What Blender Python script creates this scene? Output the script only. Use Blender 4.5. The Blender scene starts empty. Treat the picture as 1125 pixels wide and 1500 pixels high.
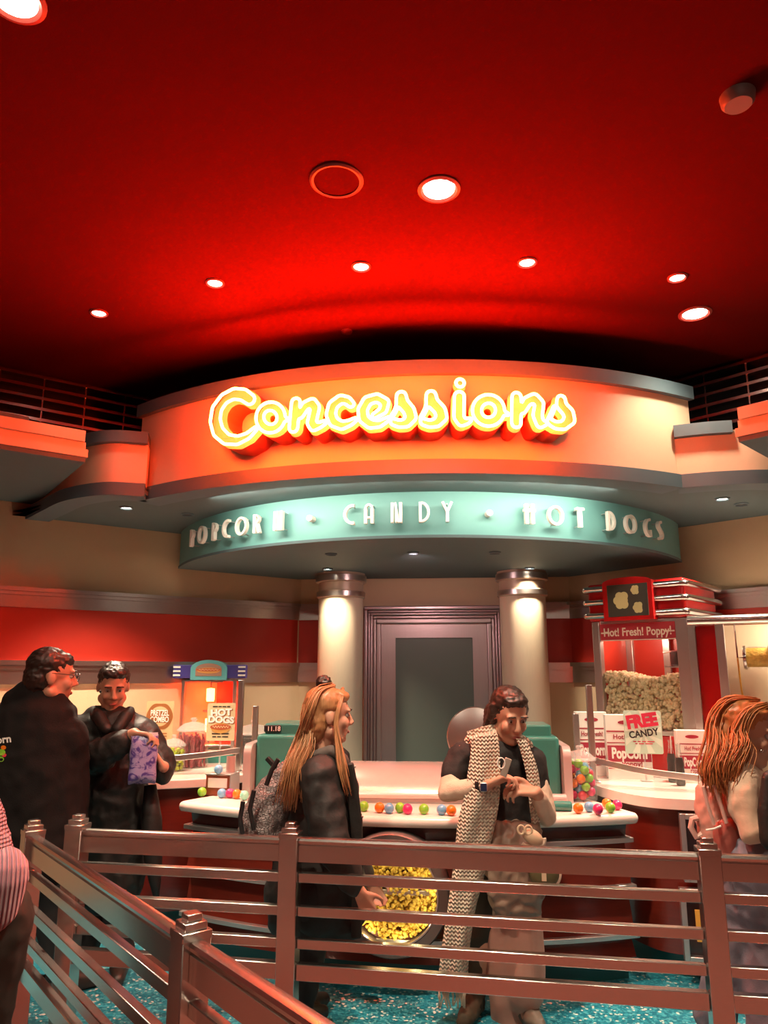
import bpy, bmesh, math, random
import numpy as np
from mathutils import Vector, Matrix, noise
from mathutils.geometry import tessellate_polygon
random.seed(7); rng = np.random.default_rng(7)
D = bpy.data; SC = bpy.context.scene; COL = SC.collection
PI = math.pi
# ------------------------------------------------------------------ camera
F = 1083.0; CX, CY = 562.5, 750.0
CAMP = np.array([0.16, 0.0, 1.68]); YAW = math.radians(5.0); PIT = math.radians(12.3)
_fw = np.array([-math.sin(YAW)*math.cos(PIT), math.cos(YAW)*math.cos(PIT), math.sin(PIT)])
_rt = np.array([math.cos(YAW), math.sin(YAW), 0.0]); _up = np.cross(_rt, _fw)
cd = D.cameras.new('camera'); cam = D.objects.new('camera', cd); COL.objects.link(cam)
cam.location = CAMP; cam.rotation_euler = (PI/2+PIT, 0, YAW)
cd.sensor_fit = 'VERTICAL'; cd.sensor_height = 36; cd.lens = F/1500*36; cd.clip_start = .05
SC.camera = cam
def ray(px, py): return _fw + _rt*(px-CX)/F - _up*(py-CY)/F
def on_z(px, py, z): d = ray(px, py); return CAMP + d*((z-CAMP[2])/d[2])
def on_y(px, py, y): d = ray(px, py); return CAMP + d*((y-CAMP[1])/d[1])
def on_pl(px, py, p, n):
    d = ray(px, py); n = np.array(n); return CAMP + d*(np.dot(np.array(p)-CAMP, n)/np.dot(d, n))
def on_cyl(px, py, c, R):          # first hit on a vertical cylinder -> (angle from -Y axis, z)
    d = ray(px, py); ox, oy = CAMP[0]-c[0], CAMP[1]-c[1]
    a = d[0]**2+d[1]**2; b = 2*(ox*d[0]+oy*d[1]); cc = ox*ox+oy*oy-R*R
    disc = max(b*b-4*a*cc, 0); t = (-b-math.sqrt(disc))/(2*a); p = CAMP+d*t
    return math.atan2(p[0]-c[0], -(p[1]-c[1])), p[2]
# ------------------------------------------------------------------ objects
def wmat(o):
    m = Matrix.Translation(o.location) @ o.rotation_euler.to_matrix().to_4x4()
    return wmat(o.parent) @ m if o.parent else m
def tag(o, label=None, cat=None, group=None, kind=None):
    if label: o['label'] = label
    if cat: o['category'] = cat
    if group: o['group'] = group
    if kind: o['kind'] = kind
    return o
def thing(name, label, cat, loc=(0,0,0), rz=0, group=None):
    o = D.objects.new(name, None); COL.objects.link(o); o.empty_display_size = .05
    o.location = loc; o.rotation_euler = (0, 0, rz)
    return tag(o, label, cat, group)
class MB:
    def __init__(s): s.v = []; s.f = []; s.m = []; s.mi = 0
    def add(s, vs, fs):
        n = len(s.v); s.v += [tuple(map(float, p)) for p in vs]; s.f += [tuple(i+n for i in f) for f in fs]
        s.m += [s.mi]*len(fs); return s
    def mat(s, i): s.mi = i; return s
    def box(s, x, y, z, sx, sy, sz, rz=0, top=1.0):     # x,y centre; z bottom
        c, q = math.cos(rz), math.sin(rz); vs = []
        for zz, k in ((z, 1.0), (z+sz, top)):
            for a, b in ((-1,-1),(1,-1),(1,1),(-1,1)):
                u, w = a*sx/2*k, b*sy/2*k; vs.append((x+u*c-w*q, y+u*q+w*c, zz))
        return s.add(vs, [(3,2,1,0),(4,5,6,7),(0,1,5,4),(1,2,6,5),(2,3,7,6),(3,0,4,7)])
    def prism(s, poly, z0, z1):
        n = len(poly); tri = tessellate_polygon([[Vector((p[0], p[1], 0)) for p in poly]])
        vs = [(p[0],p[1],z0) for p in poly]+[(p[0],p[1],z1) for p in poly]
        fs = [tuple(reversed(t)) for t in tri]+[tuple(i+n for i in t) for t in tri]
        fs += [(i,(i+1)%n,(i+1)%n+n,i+n) for i in range(n)]
        return s.add(vs, fs)
    def map_prism(s, poly, d0, d1, fn, holes=()):          # polygon in (u,v) extruded along depth, mapped by fn(u,v,d)
        loops = [list(poly)]+[list(h) for h in holes]
        flat = [p for l in loops for p in l]; n = len(flat)
        tri = tessellate_polygon([[Vector((p[0],p[1],0)) for p in l] for l in loops])
        vs = [fn(p[0],p[1],d0) for p in flat]+[fn(p[0],p[1],d1) for p in flat]
        fs = [tuple(reversed(t)) for t in tri]; fs += [tuple(i+n for i in t) for t in tri]
        k = 0
        for l in loops:
            L = len(l); fs += [(k+i, k+(i+1)%L, k+(i+1)%L+n, k+i+n) for i in range(L)]; k += L
        return s.add(vs, fs)
    def loft(s, rings, close=False, cap=True, ring_closed=True):
        n = len(rings[0]); vs = [p for r in rings for p in r]; fs = []; R = len(rings)
        for i in range(R if close else R-1):
            a, b = i*n, ((i+1)%R)*n
            for j in range(n if ring_closed else n-1): k = (j+1)%n; fs.append((a+j, a+k, b+k, b+j))
        if cap and not close and ring_closed: fs.append(tuple(reversed(range(n)))); fs.append(tuple((R-1)*n+j for j in range(n)))
        return s.add(vs, fs)
    def tube(s, path, r, n=8, closed=False, rr=None):
        P = [Vector(p) for p in path]; N = len(P); rings = []; prev = None
        for i, p in enumerate(P):
            if closed: t = P[(i+1)%N]-P[i-1]
            else: t = P[min(i+1,N-1)]-P[max(i-1,0)]
            t = t.normalized() if t.length > 1e-9 else Vector((0,0,1))
            if prev is None: u = t.orthogonal().normalized()
            else:
                u = prev-t*prev.dot(t); u = u.normalized() if u.length > 1e-6 else t.orthogonal().normalized()
            prev = u; w = t.cross(u); q = rr[i] if rr else r
            rings.append([tuple(p+(u*math.cos(2*PI*j/n)+w*math.sin(2*PI*j/n))*q) for j in range(n)])
        return s.loft(rings, close=closed)
    def lathe(s, prof, n=24, c=(0,0,0), closed=False):
        rings = [[(c[0]+r*math.cos(2*PI*j/n), c[1]+r*math.sin(2*PI*j/n), c[2]+z) for j in range(n)] for r, z in prof]
        return s.loft(rings, close=closed)
    def sphere(s, c, r, nu=16, nv=10, sc=(1,1,1), rot=None):
        vs = [(0,0,1)]; fs = []
        for i in range(1, nv):
            a = PI*i/nv; vs += [(math.sin(a)*math.cos(2*PI*j/nu), math.sin(a)*math.sin(2*PI*j/nu), math.cos(a)) for j in range(nu)]
        vs.append((0,0,-1)); L = len(vs)-1
        for j in range(nu): fs.append((0, 1+j, 1+(j+1)%nu))
        for i in range(nv-2):
            for j in range(nu): a = 1+i*nu; fs.append((a+j, a+nu+j, a+nu+(j+1)%nu, a+(j+1)%nu))
        a = 1+(nv-2)*nu
        for j in range(nu): fs.append((a+(j+1)%nu, a+j, L))
        out = []
        for p in vs:
            q = Vector((p[0]*r*sc[0], p[1]*r*sc[1], p[2]*r*sc[2]))
            if rot is not None: q = rot @ q
            out.append((c[0]+q[0], c[1]+q[1], c[2]+q[2]))
        return s.add(out, fs)
    def arc(s, c, a0, a1, prof, n=48):                     # closed profile [(R,z)] swept round c; angle measured from -Y, + toward +X
        rings = []
        for i in range(n+1):
            a = a0+(a1-a0)*i/n
            rings.append([(c[0]+R*math.sin(a), c[1]-R*math.cos(a), z) for R, z in prof])
        return s.loft(rings)
    def cone(s, p0, r0, p1, r1, n=12):                     # tapered capsule
        a, b = Vector(p0), Vector(p1); t = (b-a); L = t.length; t = t/L if L > 1e-6 else Vector((0,0,1))
        u = t.orthogonal().normalized(); w = t.cross(u); rings = []
        def rg(p, r): rings.append([tuple(p+(u*math.cos(2*PI*j/n)+w*math.sin(2*PI*j/n))*r) for j in range(n)])
        for k in (80, 55, 28): rg(a-t*r0*math.sin(math.radians(k)), r0*math.cos(math.radians(k)))
        rg(a, r0); rg(b, r1)
        for k in (28, 55, 80): rg(b+t*r1*math.sin(math.radians(k)), r1*math.cos(math.radians(k)))
        return s.loft(rings)
    def mesh(s, name, inv=None):
        me = D.meshes.new(name)
        vs = [tuple(inv @ Vector(p)) for p in s.v] if inv is not None else s.v
        me.from_pydata(vs, [], s.f)
        bm = bmesh.new(); bm.from_mesh(me); bmesh.ops.recalc_face_normals(bm, faces=bm.faces); bm.to_mesh(me); bm.free()
        if len(set(s.m)) > 1:
            for p, i in zip(me.polygons, s.m): p.material_index = i
        return me
    def build(s, name, mats, parent=None, world=False, bevel=0, seg=2, smooth=None, label=None):
        inv = wmat(parent).inverted() if (parent is not None and world) else None
        me = s.mesh(name, inv)
        return link(name, me, mats, parent, bevel, seg, smooth, label)
def link(name, me, mats, parent=None, bevel=0, seg=2, smooth=None, label=None):
    o = D.objects.new(name, me); COL.objects.link(o)
    for m in (mats if isinstance(mats, (list, tuple)) else [mats]): me.materials.append(m)
    if parent is not None: o.parent = parent
    if label: o['label'] = label
    if bevel:
        b = o.modifiers.new('bevel', 'BEVEL'); b.width = bevel; b.segments = seg; b.limit_method = 'ANGLE'; b.angle_limit = math.radians(35)
    if smooth is None: smooth = 40
    if smooth:
        me.shade_smooth()
        try: me.set_sharp_from_angle(angle=math.radians(smooth))
        except Exception: pass
    return o
def structure(o, **k): o['kind'] = 'structure'; return tag(o, **k)
def copy_thing(o, loc=None, rz=None, label=None):
    r = o.copy(); COL.objects.link(r)
    for ch in list(o.children):
        c = ch.copy(); COL.objects.link(c); c.parent = r
        for g in list(ch.children): d = g.copy(); COL.objects.link(d); d.parent = c
    if loc is not None: r.location = loc
    if rz is not None: r.rotation_euler = (0, 0, rz)
    if label: r['label'] = label
    return r
def text_mesh(body, h, bold=0.0, ext=.002, align='CENTER', sx=1.0, shear=0.0, space=1.0):
    cu = D.curves.new('t', 'FONT'); cu.body = body; cu.size = 1; cu.align_x = align; cu.offset = bold; cu.extrude = 0; cu.shear = shear; cu.space_character = space
    cu.resolution_u = 4
    o = D.objects.new('t', cu); COL.objects.link(o); dg = bpy.context.evaluated_depsgraph_get()
    me = D.meshes.new_from_object(o.evaluated_get(dg)); D.objects.remove(o); D.curves.remove(cu)
    bm = bmesh.new(); bm.from_mesh(me); D.meshes.remove(me)
    g = bmesh.ops.extrude_face_region(bm, geom=list(bm.faces))
    for e in g['geom']:
        if isinstance(e, bmesh.types.BMVert): e.co.z += 1
    ys = [v.co.y for v in bm.verts]; 
    k = h/.72
    mb = MB(); mb.v = [(v.co.x*k*sx, v.co.y*k, v.co.z*ext) for v in bm.verts]
    bm.verts.index_update(); mb.f = [tuple(v.index for v in f.verts) for f in bm.faces]; mb.m = [0]*len(mb.f); bm.free()
    return mb
def place_text(mb, body, h, fn, mi=0, **k):               # text laid on a surface by fn(u,v,d)
    t = text_mesh(body, h, **k); n = len(mb.v)
    mb.v += [tuple(map(float, fn(*p))) for p in t.v]; mb.f += [tuple(i+n for i in f) for f in t.f]; mb.m += [mi]*len(t.f)
# ------------------------------------------------------------------ materials
def lin(h):
    h = h.lstrip('#'); o = []
    for i in (0, 2, 4):
        c = int(h[i:i+2], 16)/255; o.append(c/12.92 if c <= .04045 else ((c+.055)/1.055)**2.4)
    return tuple(o)
def M(name, col, rough=.5, metal=0, var=.06, scale=8, bump=0, bscale=60, coat=0, sheen=0, spec=.5, aniso=None, trans=0, sss=0):
    m = D.materials.new(name); m.use_nodes = True; nt = m.node_tree; N = nt.nodes; L = nt.links
    b = N['Principled BSDF']; col = lin(col) if isinstance(col, str) else col
    b.inputs['Roughness'].default_value = rough; b.inputs['Metallic'].default_value = metal
    b.inputs['Coat Weight'].default_value = coat; b.inputs['Coat Roughness'].default_value = .08
    b.inputs['Sheen Weight'].default_value = sheen; b.inputs['Specular IOR Level'].default_value = spec
    b.inputs['Transmission Weight'].default_value = trans
    tc = N.new('ShaderNodeTexCoord'); src = tc.outputs['Object']
    if aniso:
        mp = N.new('ShaderNodeMapping'); mp.inputs['Scale'].default_value = aniso; L.new(src, mp.inputs['Vector']); src = mp.outputs['Vector']
    nz = N.new('ShaderNodeTexNoise'); nz.inputs['Scale'].default_value = scale; nz.inputs['Detail'].default_value = 4; L.new(src, nz.inputs['Vector'])
    mx = N.new('ShaderNodeMix'); mx.data_type = 'RGBA'; L.new(nz.outputs['Fac'], mx.inputs['Factor'])
    mx.inputs['A'].default_value = tuple(max(0, c*(1-var)) for c in col)+(1,); mx.inputs['B'].default_value = tuple(min(1, c*(1+var)) for c in col)+(1,)
    L.new(mx.outputs['Result'], b.inputs['Base Color'])
    if bump:
        n2 = N.new('ShaderNodeTexNoise'); n2.inputs['Scale'].default_value = bscale; n2.inputs['Detail'].default_value = 3; L.new(src, n2.inputs['Vector'])
        bp = N.new('ShaderNodeBump'); bp.inputs['Strength'].default_value = bump; bp.inputs['Distance'].default_value = .01
        L.new(n2.outputs['Fac'], bp.inputs['Height']); L.new(bp.outputs['Normal'], b.inputs['Normal'])
    return m
def EM(name, col, st):
    m = D.materials.new(name); m.use_nodes = True; b = m.node_tree.nodes['Principled BSDF']
    b.inputs['Base Color'].default_value = (.8,.8,.8,1); b.inputs['Emission Color'].default_value = tuple(col)+(1,); b.inputs['Emission Strength'].default_value = st
    return m
def GLASS(name, tint=(1,1,1), mixw=.12):      # thin clear pane: mostly see-through with a gloss
    m = D.materials.new(name); m.use_nodes = True; nt = m.node_tree; N = nt.nodes; L = nt.links
    N.remove(N['Principled BSDF']); out = N['Material Output']
    t = N.new('ShaderNodeBsdfTransparent'); t.inputs[0].default_value = tuple(tint)+(1,)
    g = N.new('ShaderNodeBsdfGlossy'); g.inputs['Roughness'].default_value = .03
    fr = N.new('ShaderNodeFresnel'); fr.inputs['IOR'].default_value = 1.45
    ma = N.new('ShaderNodeMath'); ma.operation = 'MULTIPLY'; ma.inputs[1].default_value = mixw*8
    L.new(fr.outputs[0], ma.inputs[0]); x = N.new('ShaderNodeMixShader'); L.new(ma.outputs[0], x.inputs[0]); L.new(t.outputs[0], x.inputs[1]); L.new(g.outputs[0], x.inputs[2]); L.new(x.outputs[0], out.inputs[0])
    return m
# ------------------------------------------------------------------ palette
m_ceil = M('ceiling paint', (.076,.0062,.0048), .9, spec=.0, var=.05, scale=3, bump=.08, bscale=90)
m_cream = M('cream wall paint', (.60,.45,.28), .7, var=.05, scale=4, bump=.06, bscale=120)
m_fascia = M('fascia cream paint', (.66,.50,.34), .6, var=.03, scale=5)
m_red = M('red wall band', (.42,.018,.006), .45, var=.06, scale=6)
m_steel = M('brushed steel', (.56,.52,.49), .3, 1, var=.1, scale=30, aniso=(1,1,12))
m_rail = M('railing bronze steel', (.62,.575,.545), .25, 1, var=.14, scale=20, aniso=(3,3,25))
m_railred = M('railing dark red post side', (.50,.40,.36), .3, 1, var=.1)
m_strip = M('satin aluminium', (.62,.60,.59), .35, .85, var=.05)
m_tealband = M('teal band paint', (.13,.34,.325), .55, var=.04, scale=6)
m_trim = M('slate teal trim', (.085,.135,.16), .55, var=.05)
m_soffit = M('slate soffit paint', (.075,.12,.13), .65, var=.05)
m_white = M('counter solid surface', (.80,.74,.67), .22, var=.05, scale=25, coat=.4)
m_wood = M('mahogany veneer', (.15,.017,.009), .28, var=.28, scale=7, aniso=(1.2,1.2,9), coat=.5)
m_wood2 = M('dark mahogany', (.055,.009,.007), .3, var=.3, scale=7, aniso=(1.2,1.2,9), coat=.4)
m_kick = M('teal kick plate', (.012,.11,.11), .4, var=.08)
m_dark = M('dark void', (.012,.01,.01), .8)
m_black = M('black plastic', (.015,.015,.016), .35)
m_doorpanel = M('grey green door panel', (.15,.178,.15), .38, var=.04, scale=2)
m_doormetal = M('pinkish satin metal', (.60,.47,.46), .34, .75, var=.05, scale=12, aniso=(8,8,.6))
m_column = M('ribbed cream column', (.62,.54,.39), .45, var=.06, scale=30, aniso=(6,6,.4))
m_colring = M('column ring bronze', (.50,.39,.29), .4, .25, var=.08)
m_lens = EM('lit lamp lens', (1,.86,.66), 60)
m_lenssm = EM('small lit lamp lens', (1,.85,.68), 22)
m_lampring = M('lamp trim ring', (.28,.045,.035), .4)
m_glass = GLASS('clear glass', mixw=.06)
# floor: teal terrazzo with pale flecks
def floor_mat():
    m = D.materials.new('teal terrazzo'); m.use_nodes = True; nt = m.node_tree; N = nt.nodes; L = nt.links; b = N['Principled BSDF']
    tc = N.new('ShaderNodeTexCoord'); v = N.new('ShaderNodeTexVoronoi'); v.inputs['Scale'].default_value = 80; L.new(tc.outputs['Object'], v.inputs['Vector'])
    sp = N.new('ShaderNodeSeparateColor'); L.new(v.outputs['Color'], sp.inputs[0])
    r = N.new('ShaderNodeValToRGB'); e = r.color_ramp.elements; e[0].position = 0; e[0].color = (.015,.17,.24,1); e[1].position = 1; e[1].color = (.75,.8,.72,1)
    for p, c in ((.35,(.02,.24,.32,1)),(.6,(.05,.34,.42,1)),(.8,(.10,.42,.48,1)),(.9,(.03,.22,.3,1)),(.93,(.6,.68,.62,1))): x = e.new(p); x.color = c
    r.color_ramp.interpolation = 'CONSTANT'
    L.new(sp.outputs[0], r.inputs[0]); L.new(r.outputs[0], b.inputs['Base Color']); b.inputs['Roughness'].default_value = .3
    return m
structure(MB().box(0, 5.6, -.1, 10, 4.2, .1).build('floor', floor_mat(), smooth=0))
structure(MB().box(0, -.45, -.1, 10, 7.9, .1).build('floor_front', M('maroon carpet', (.10,.026,.017), .85, var=.3, scale=60), smooth=0))
structure(MB().box(0, 1.6, 3.9, 10, 12, .1).build('ceiling', m_ceil, smooth=0))
LP = np.array([-1.27, 6.95, 0]); LD = np.array([-.757, -.653, 0]); LN = np.array([.653, -.757, 0])
RP = np.array([1.27, 6.97, 0]); RD = np.array([.757, -.653, 0]); RN = np.array([-.653, -.757, 0])
def wall_pt(side, t, z, off=0):
    p, d, n = (LP, LD, LN) if side < 0 else (RP, RD, RN); q = p+d*t+n*off; return (q[0], q[1], z)
def wall_slab(mb, side, t0, t1, z0, z1, d0, d1):           # box standing on the oblique wall
    a, b, c, e = wall_pt(side,t0,0,d0), wall_pt(side,t1,0,d0), wall_pt(side,t1,0,d1), wall_pt(side,t0,0,d1)
    return mb.prism([a[:2], b[:2], c[:2], e[:2]], z0, z1)
structure(wall_slab(MB(), -1, -.1, 4.6, 0, 3.9, -.12, 0).build('wall_left', m_cream, smooth=0))
structure(wall_slab(MB(), 1, -.1, 4.6, 0, 3.9, -.12, 0).build('wall_right', m_cream, smooth=0))
bw = MB(); bw.box(-1.01, 7.03, 0, .80, .12, 3.9).box(1.05, 7.03, 0, .82, .12, 3.9).box(.015, 7.03, 2.28, 1.25, .12, 1.62)
structure(bw.build('wall_back', m_cream, smooth=0))
m_room = M('far room wall paint', (.13,.022,.016), .7)
structure(MB().box(0, -4.45, 0, 10, .1, 3.9).build('wall_rear', m_room, smooth=0))
structure(MB().box(-5.05, -.4, 0, .1, 8.2, 3.9).build('wall_west', m_room, smooth=0))
structure(MB().box(5.05, -.4, 0, .1, 8.2, 3.9).build('wall_east', m_room, smooth=0))
# wall bands: red stripe and stepped metal mouldings on the oblique walls and the short returns beside the columns
def band_heights():
    zt = on_pl(210, 871.5, LP, LN)[2]; zb = on_pl(210, 898, LP, LN)[2]; zl = on_pl(210, 969, LP, LN)[2]; zk = on_pl(330, 1000, LP, LN)[2]
    return zt, zb, zl, zk
ZT, ZB, ZL, ZK = band_heights(); print('bands', ZT, ZB, ZL, ZK)
n = 0
for side in (-1, 1):
    for nm, z0, z1, mm in (('red', ZL, ZB, m_red), ('top', ZB, ZT, m_steel), ('low', ZK, ZL, m_steel)):
        n += 1; b = MB()
        if nm == 'red': wall_slab(b, side, .0, 4.4, z0, z1, 0, .008)
        else:
            h = z1-z0
            wall_slab(b, side, .0, 4.4, z0, z0+h*.62, 0, .03); wall_slab(b, side, 0, 4.4, z0+h*.62, z0+h*.8, 0, .045); wall_slab(b, side, 0, 4.4, z0+h*.8, z1, 0, .06)
        x0, x1 = (-1.29, -.66) if side < 0 else (.69, 1.31)
        if nm == 'red': b.box((x0+x1)/2, 6.966, z0, x1-x0, .008, z1-z0)
        else:
            h = z1-z0; b.box((x0+x1)/2, 6.955, z0, x1-x0, .03, h*.62); b.box((x0+x1)/2, 6.945, z0+h*.62, x1-x0, .05, h*.38)
        structure(b.build('trim_%d' % n, mm, smooth=0))
# ------------------------------------------------------------------ door
dr = MB(); fx0, fx1 = -.63, .66; cxd = (fx0+fx1)/2
W = fx1-fx0; fr = MB()
for k, (w0, d) in enumerate(((0,.105),(.035,.075),(.06,.095),(.085,.06),(.115,.08))):       # stepped steel surround
    o = w0; n_ = (.035,.06,.085,.115,.16)[k]-o; hh = 2.29-o-n_     # one flute: two jambs and a head
    fr.box(fx0+o+n_/2, 6.97-d/2, 0, n_, d, hh); fr.box(fx1-o-n_/2, 6.97-d/2, 0, n_, d, hh)
    fr.box(cxd, 6.97-d/2, hh, W-2*o, d, n_)
structure(fr.build('trim_7', m_doormetal, smooth=30, bevel=.010, seg=3))
leaf = D.objects.new('door_1', None); COL.objects.link(leaf); leaf.location = (cxd, 6.96, 0); structure(leaf)
lw = W-.32; b = MB(); b.box(-lw/2+.065, 0, 0, .13, .05, 2.13).box(lw/2-.065, 0, 0, .13, .05, 2.13).box(0, 0, 2.0, lw-.26, .05, .13).box(0, 0, 0, lw-.26, .05, .13)
b.build('door_frame', m_doormetal, leaf, smooth=0)
MB().box(0, .01, .13, lw-.26, .03, 1.87).build('door_panel', m_doorpanel, leaf, smooth=0)
# ------------------------------------------------------------------ columns
def column(x, y, label):
    t = thing('column', label, 'column', (x, y, 0), 0, 'columns beside the door'); R = .2; n = 72
    prof = []; rings = []
    sh = MB(); rr = lambda j: R*(1-.012*(j % 2))
    for z in (0, 1.1, 2.33): rings.append([(rr(j)*math.cos(2*PI*j/n), rr(j)*math.sin(2*PI*j/n), z) for j in range(n)])
    sh.loft(rings); sh.build('shaft', m_column, t, smooth=60)
    c = MB(); c.lathe([(.2,2.33),(.215,2.34),(.215,2.39),(.2,2.395),(.2,2.47),(.225,2.475),(.225,2.535),(.215,2.54),(.215,2.56)], 48); c.build('capital', m_colring, t)
    MB().lathe([(.219,2.345),(.219,2.385),(.21,2.386),(.21,2.344)], 48, closed=True).build('steel_ring', m_steel, t)
    MB().lathe([(.229,2.48),(.229,2.53),(.22,2.531),(.22,2.479)], 48, closed=True).build('steel_ring', m_steel, t)
for px, lb in ((498, 'pale ribbed round column left of the grey door'), (770, 'pale ribbed round column right of the grey door')):
    p = on_y(px, 1000, 6.60); column(p[0], 6.60, lb)
# ------------------------------------------------------------------ upper curved fascia
C1 = (-.1, 7.68); R1 = 3.36
aL = on_cyl(213, 690, C1, R1)[0]; aR = on_cyl(988, 670, C1, R1)[0]
aLt = on_cyl(203, 590, C1, R1+.04)[0]; aRt = on_cyl(1014, 575, C1, R1+.04)[0]
print('angles', aL, aR, aLt, aRt)
fas = thing('curved_fascia', 'curved cream fascia with slate trim carrying the red neon script', 'fascia', (-.1, 4.4, 2.85))
MB().arc(C1, aLt, aRt, [(R1,2.93),(R1,3.51),(R1-.1,3.51),(R1-.1,2.93)], 80).build('face_board', m_fascia, fas, world=True)
MB().arc(C1, aLt-.004, aRt+.004, [(R1+.04,3.49),(R1+.04,3.58),(R1-.14,3.58),(R1-.14,3.49)], 80).build('top_trim', m_trim, fas, world=True)
MB().arc(C1, aL-.004, aR+.004, [(R1+.04,2.85),(R1+.04,2.94),(R1-.14,2.94),(R1-.14,2.85)], 80).build('bottom_trim', m_trim, fas, world=True)
def arc_pts(c, R, a0, a1, n): return [(c[0]+R*math.sin(a0+(a1-a0)*i/n), c[1]-R*math.cos(a0+(a1-a0)*i/n)) for i in range(n+1)]
wl = [on_z(x, y, 2.85)[:2] for x, y in ((211,727),(149,725),(93,734),(60,749),(35,761),(15,761))]
wr = [on_z(x, y, 2.85)[:2] for x, y in ((994,715),(1030,712),(1062,710),(1125,708),(1190,711))]
# the last point of each wing runs back to its wall
def to_wall(p, side):
    P, Dd, Nn = (LP, LD, LN) if side < 0 else (RP, RD, RN); d = (np.array([p[0],p[1],0])-P) @ Nn; return (p[0]-Nn[0]*d, p[1]-Nn[1]*d)
print('wl', wl, 'wr', wr)
poly = [to_wall(wl[-1], -1)]+[tuple(p) for p in reversed(wl)]+arc_pts(C1, R1-.1, aL, aR, 60)+[tuple(p) for p in wr]+[to_wall(wr[-1], 1), tuple(RP[:2]), tuple(LP[:2])]
MB().prism(poly, 2.87, 2.9).build('soffit', m_soffit, fas, world=True, smooth=0)
MB().prism(arc_pts(C1, R1-.1, aLt, aRt, 40)+[tuple(RP[:2]), tuple(LP[:2])], 3.5, 3.54).build('light_stop', m_dark, fas, world=True, smooth=0)  # unseen plate added so no light leaks over the fascia
def ribbon(pts, z0, z1, out, th, side):                    # a strip standing on a plan curve, thickness th inward
    P = [np.array(p) for p in pts]; N = []
    for i in range(len(P)):
        t = P[min(i+1,len(P)-1)]-P[max(i-1,0)]; t = t/np.linalg.norm(t); N.append(np.array([t[1], -t[0]])*side)
    mb = MB(); rings = []
    for p, nn in zip(P, N):
        a = p+nn*out; b = p-nn*th
        rings.append([(a[0],a[1],z0),(a[0],a[1],z1),(b[0],b[1],z1),(b[0],b[1],z0)])
    return mb.loft(rings)
def smooth_curve(pts, n=8):
    P = [np.array(p[:2], float) for p in pts]; P = [2*P[0]-P[1]]+P+[2*P[-1]-P[-2]]; out = []
    for i in range(1, len(P)-2):
        for k in range(n):
            t = k/n; a, b, c, d = P[i-1], P[i], P[i+1], P[i+2]
            out.append(.5*((2*b)+(-a+c)*t+(2*a-5*b+4*c-d)*t*t+(-a+3*b-3*c+d)*t**3))
    out.append(P[-2]); return out
for side, w, nm in ((-1, wl, 'left'), (1, wr, 'right')):
    cv = smooth_curve(w, 6); sg = -1 if side < 0 else 1
    t = thing('fascia_wing', 'cream wing wall with slate trim running %s from the curved neon fascia' % nm, 'fascia', (float(w[0][0]), float(w[0][1]), 2.85), 0, 'fascia wings')
    zt = 3.27 if side < 0 else 3.24
    ribbon(cv, 2.93, zt-.02, -.03, .15, sg).build('face_board', m_fascia, t, world=True)
    ribbon(cv, 2.85, 2.94, .0, .17, sg).build('bottom_trim', m_trim, t, world=True)
    k = len(cv)//2
    ribbon(cv[:k] if side < 0 else cv[:int(len(cv)*.6)], zt-.05, zt+.03, .02, .2, sg).build('top_trim', m_trim, t, world=True)
# stepped cornices of the neighbouring bays, parallel to the oblique walls, with a louvre above
for side, pa, nm in ((-1, on_z(128, 670, 3.0), 'left'), (1, on_z(1078, 640, 3.0), 'right')):
    P, Dd, Nn = (LP, LD, LN) if side < 0 else (RP, RD, RN)
    q = np.array([pa[0], pa[1], 0])-P; t0 = q @ Dd; off = q @ Nn
    t = thing('stepped_cornice', 'stepped cornice glowing pink at the %s edge under a slatted vent' % nm, 'cornice', (float(pa[0]), float(pa[1]), 3.0), 0, 'stepped cornices')
    b = MB(); 
    for k, (z0, z1, o) in enumerate(((3.0,3.05,0),(3.05,3.1,-.02),(3.1,3.17,.0))): wall_slab(b, side, t0+.012*k, t0+2.2, z0, z1, off-.3, off+o)
    b.build('cornice_board', m_fascia, t, world=True, smooth=0)
    wall_slab(MB(), side, t0+.01, t0+2.2, 2.97, 3.0, 0.02, off-.01).build('underside', m_soffit, t, world=True, smooth=0)
    wall_slab(MB(), side, t0+.35, t0+2.2, 3.16, 3.2, 0.02, off-.02).build('top_board', m_trim, t, world=True, smooth=0)
    pl = on_z(*( (203, 575) if side < 0 else (1010, 545)), 3.9); q = np.array([pl[0], pl[1], 0])-P; a0 = q @ Dd; lo = q @ Nn
    g = thing('slatted_vent', 'dark vent of thin metal slats high on the %s below the ceiling' % nm, 'vent', tuple(np.array(wall_pt(side, a0+.6, 3.3, lo))), 0, 'slatted ceiling vents')
    wall_slab(MB(), side, a0-.5, a0+2.4, 3.2, 3.9, lo-.22, lo-.17).build('backing', m_dark, g, world=True, smooth=0)
    s = MB(); ZS = np.linspace(3.34, 3.84, 7)
    for z in ZS: wall_slab(s, side, a0-.5, a0+2.4, z, z+.022, lo-.05, lo+.02)
    s.build('slats', m_rail, g, world=True, smooth=0)
    for k in range(8): wall_slab(MB(), side, a0-.2+k*.3, a0-.19+k*.3, 3.3, 3.88, lo+.0, lo+.012).build('divider', m_rail, g, world=True, smooth=0)
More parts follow.
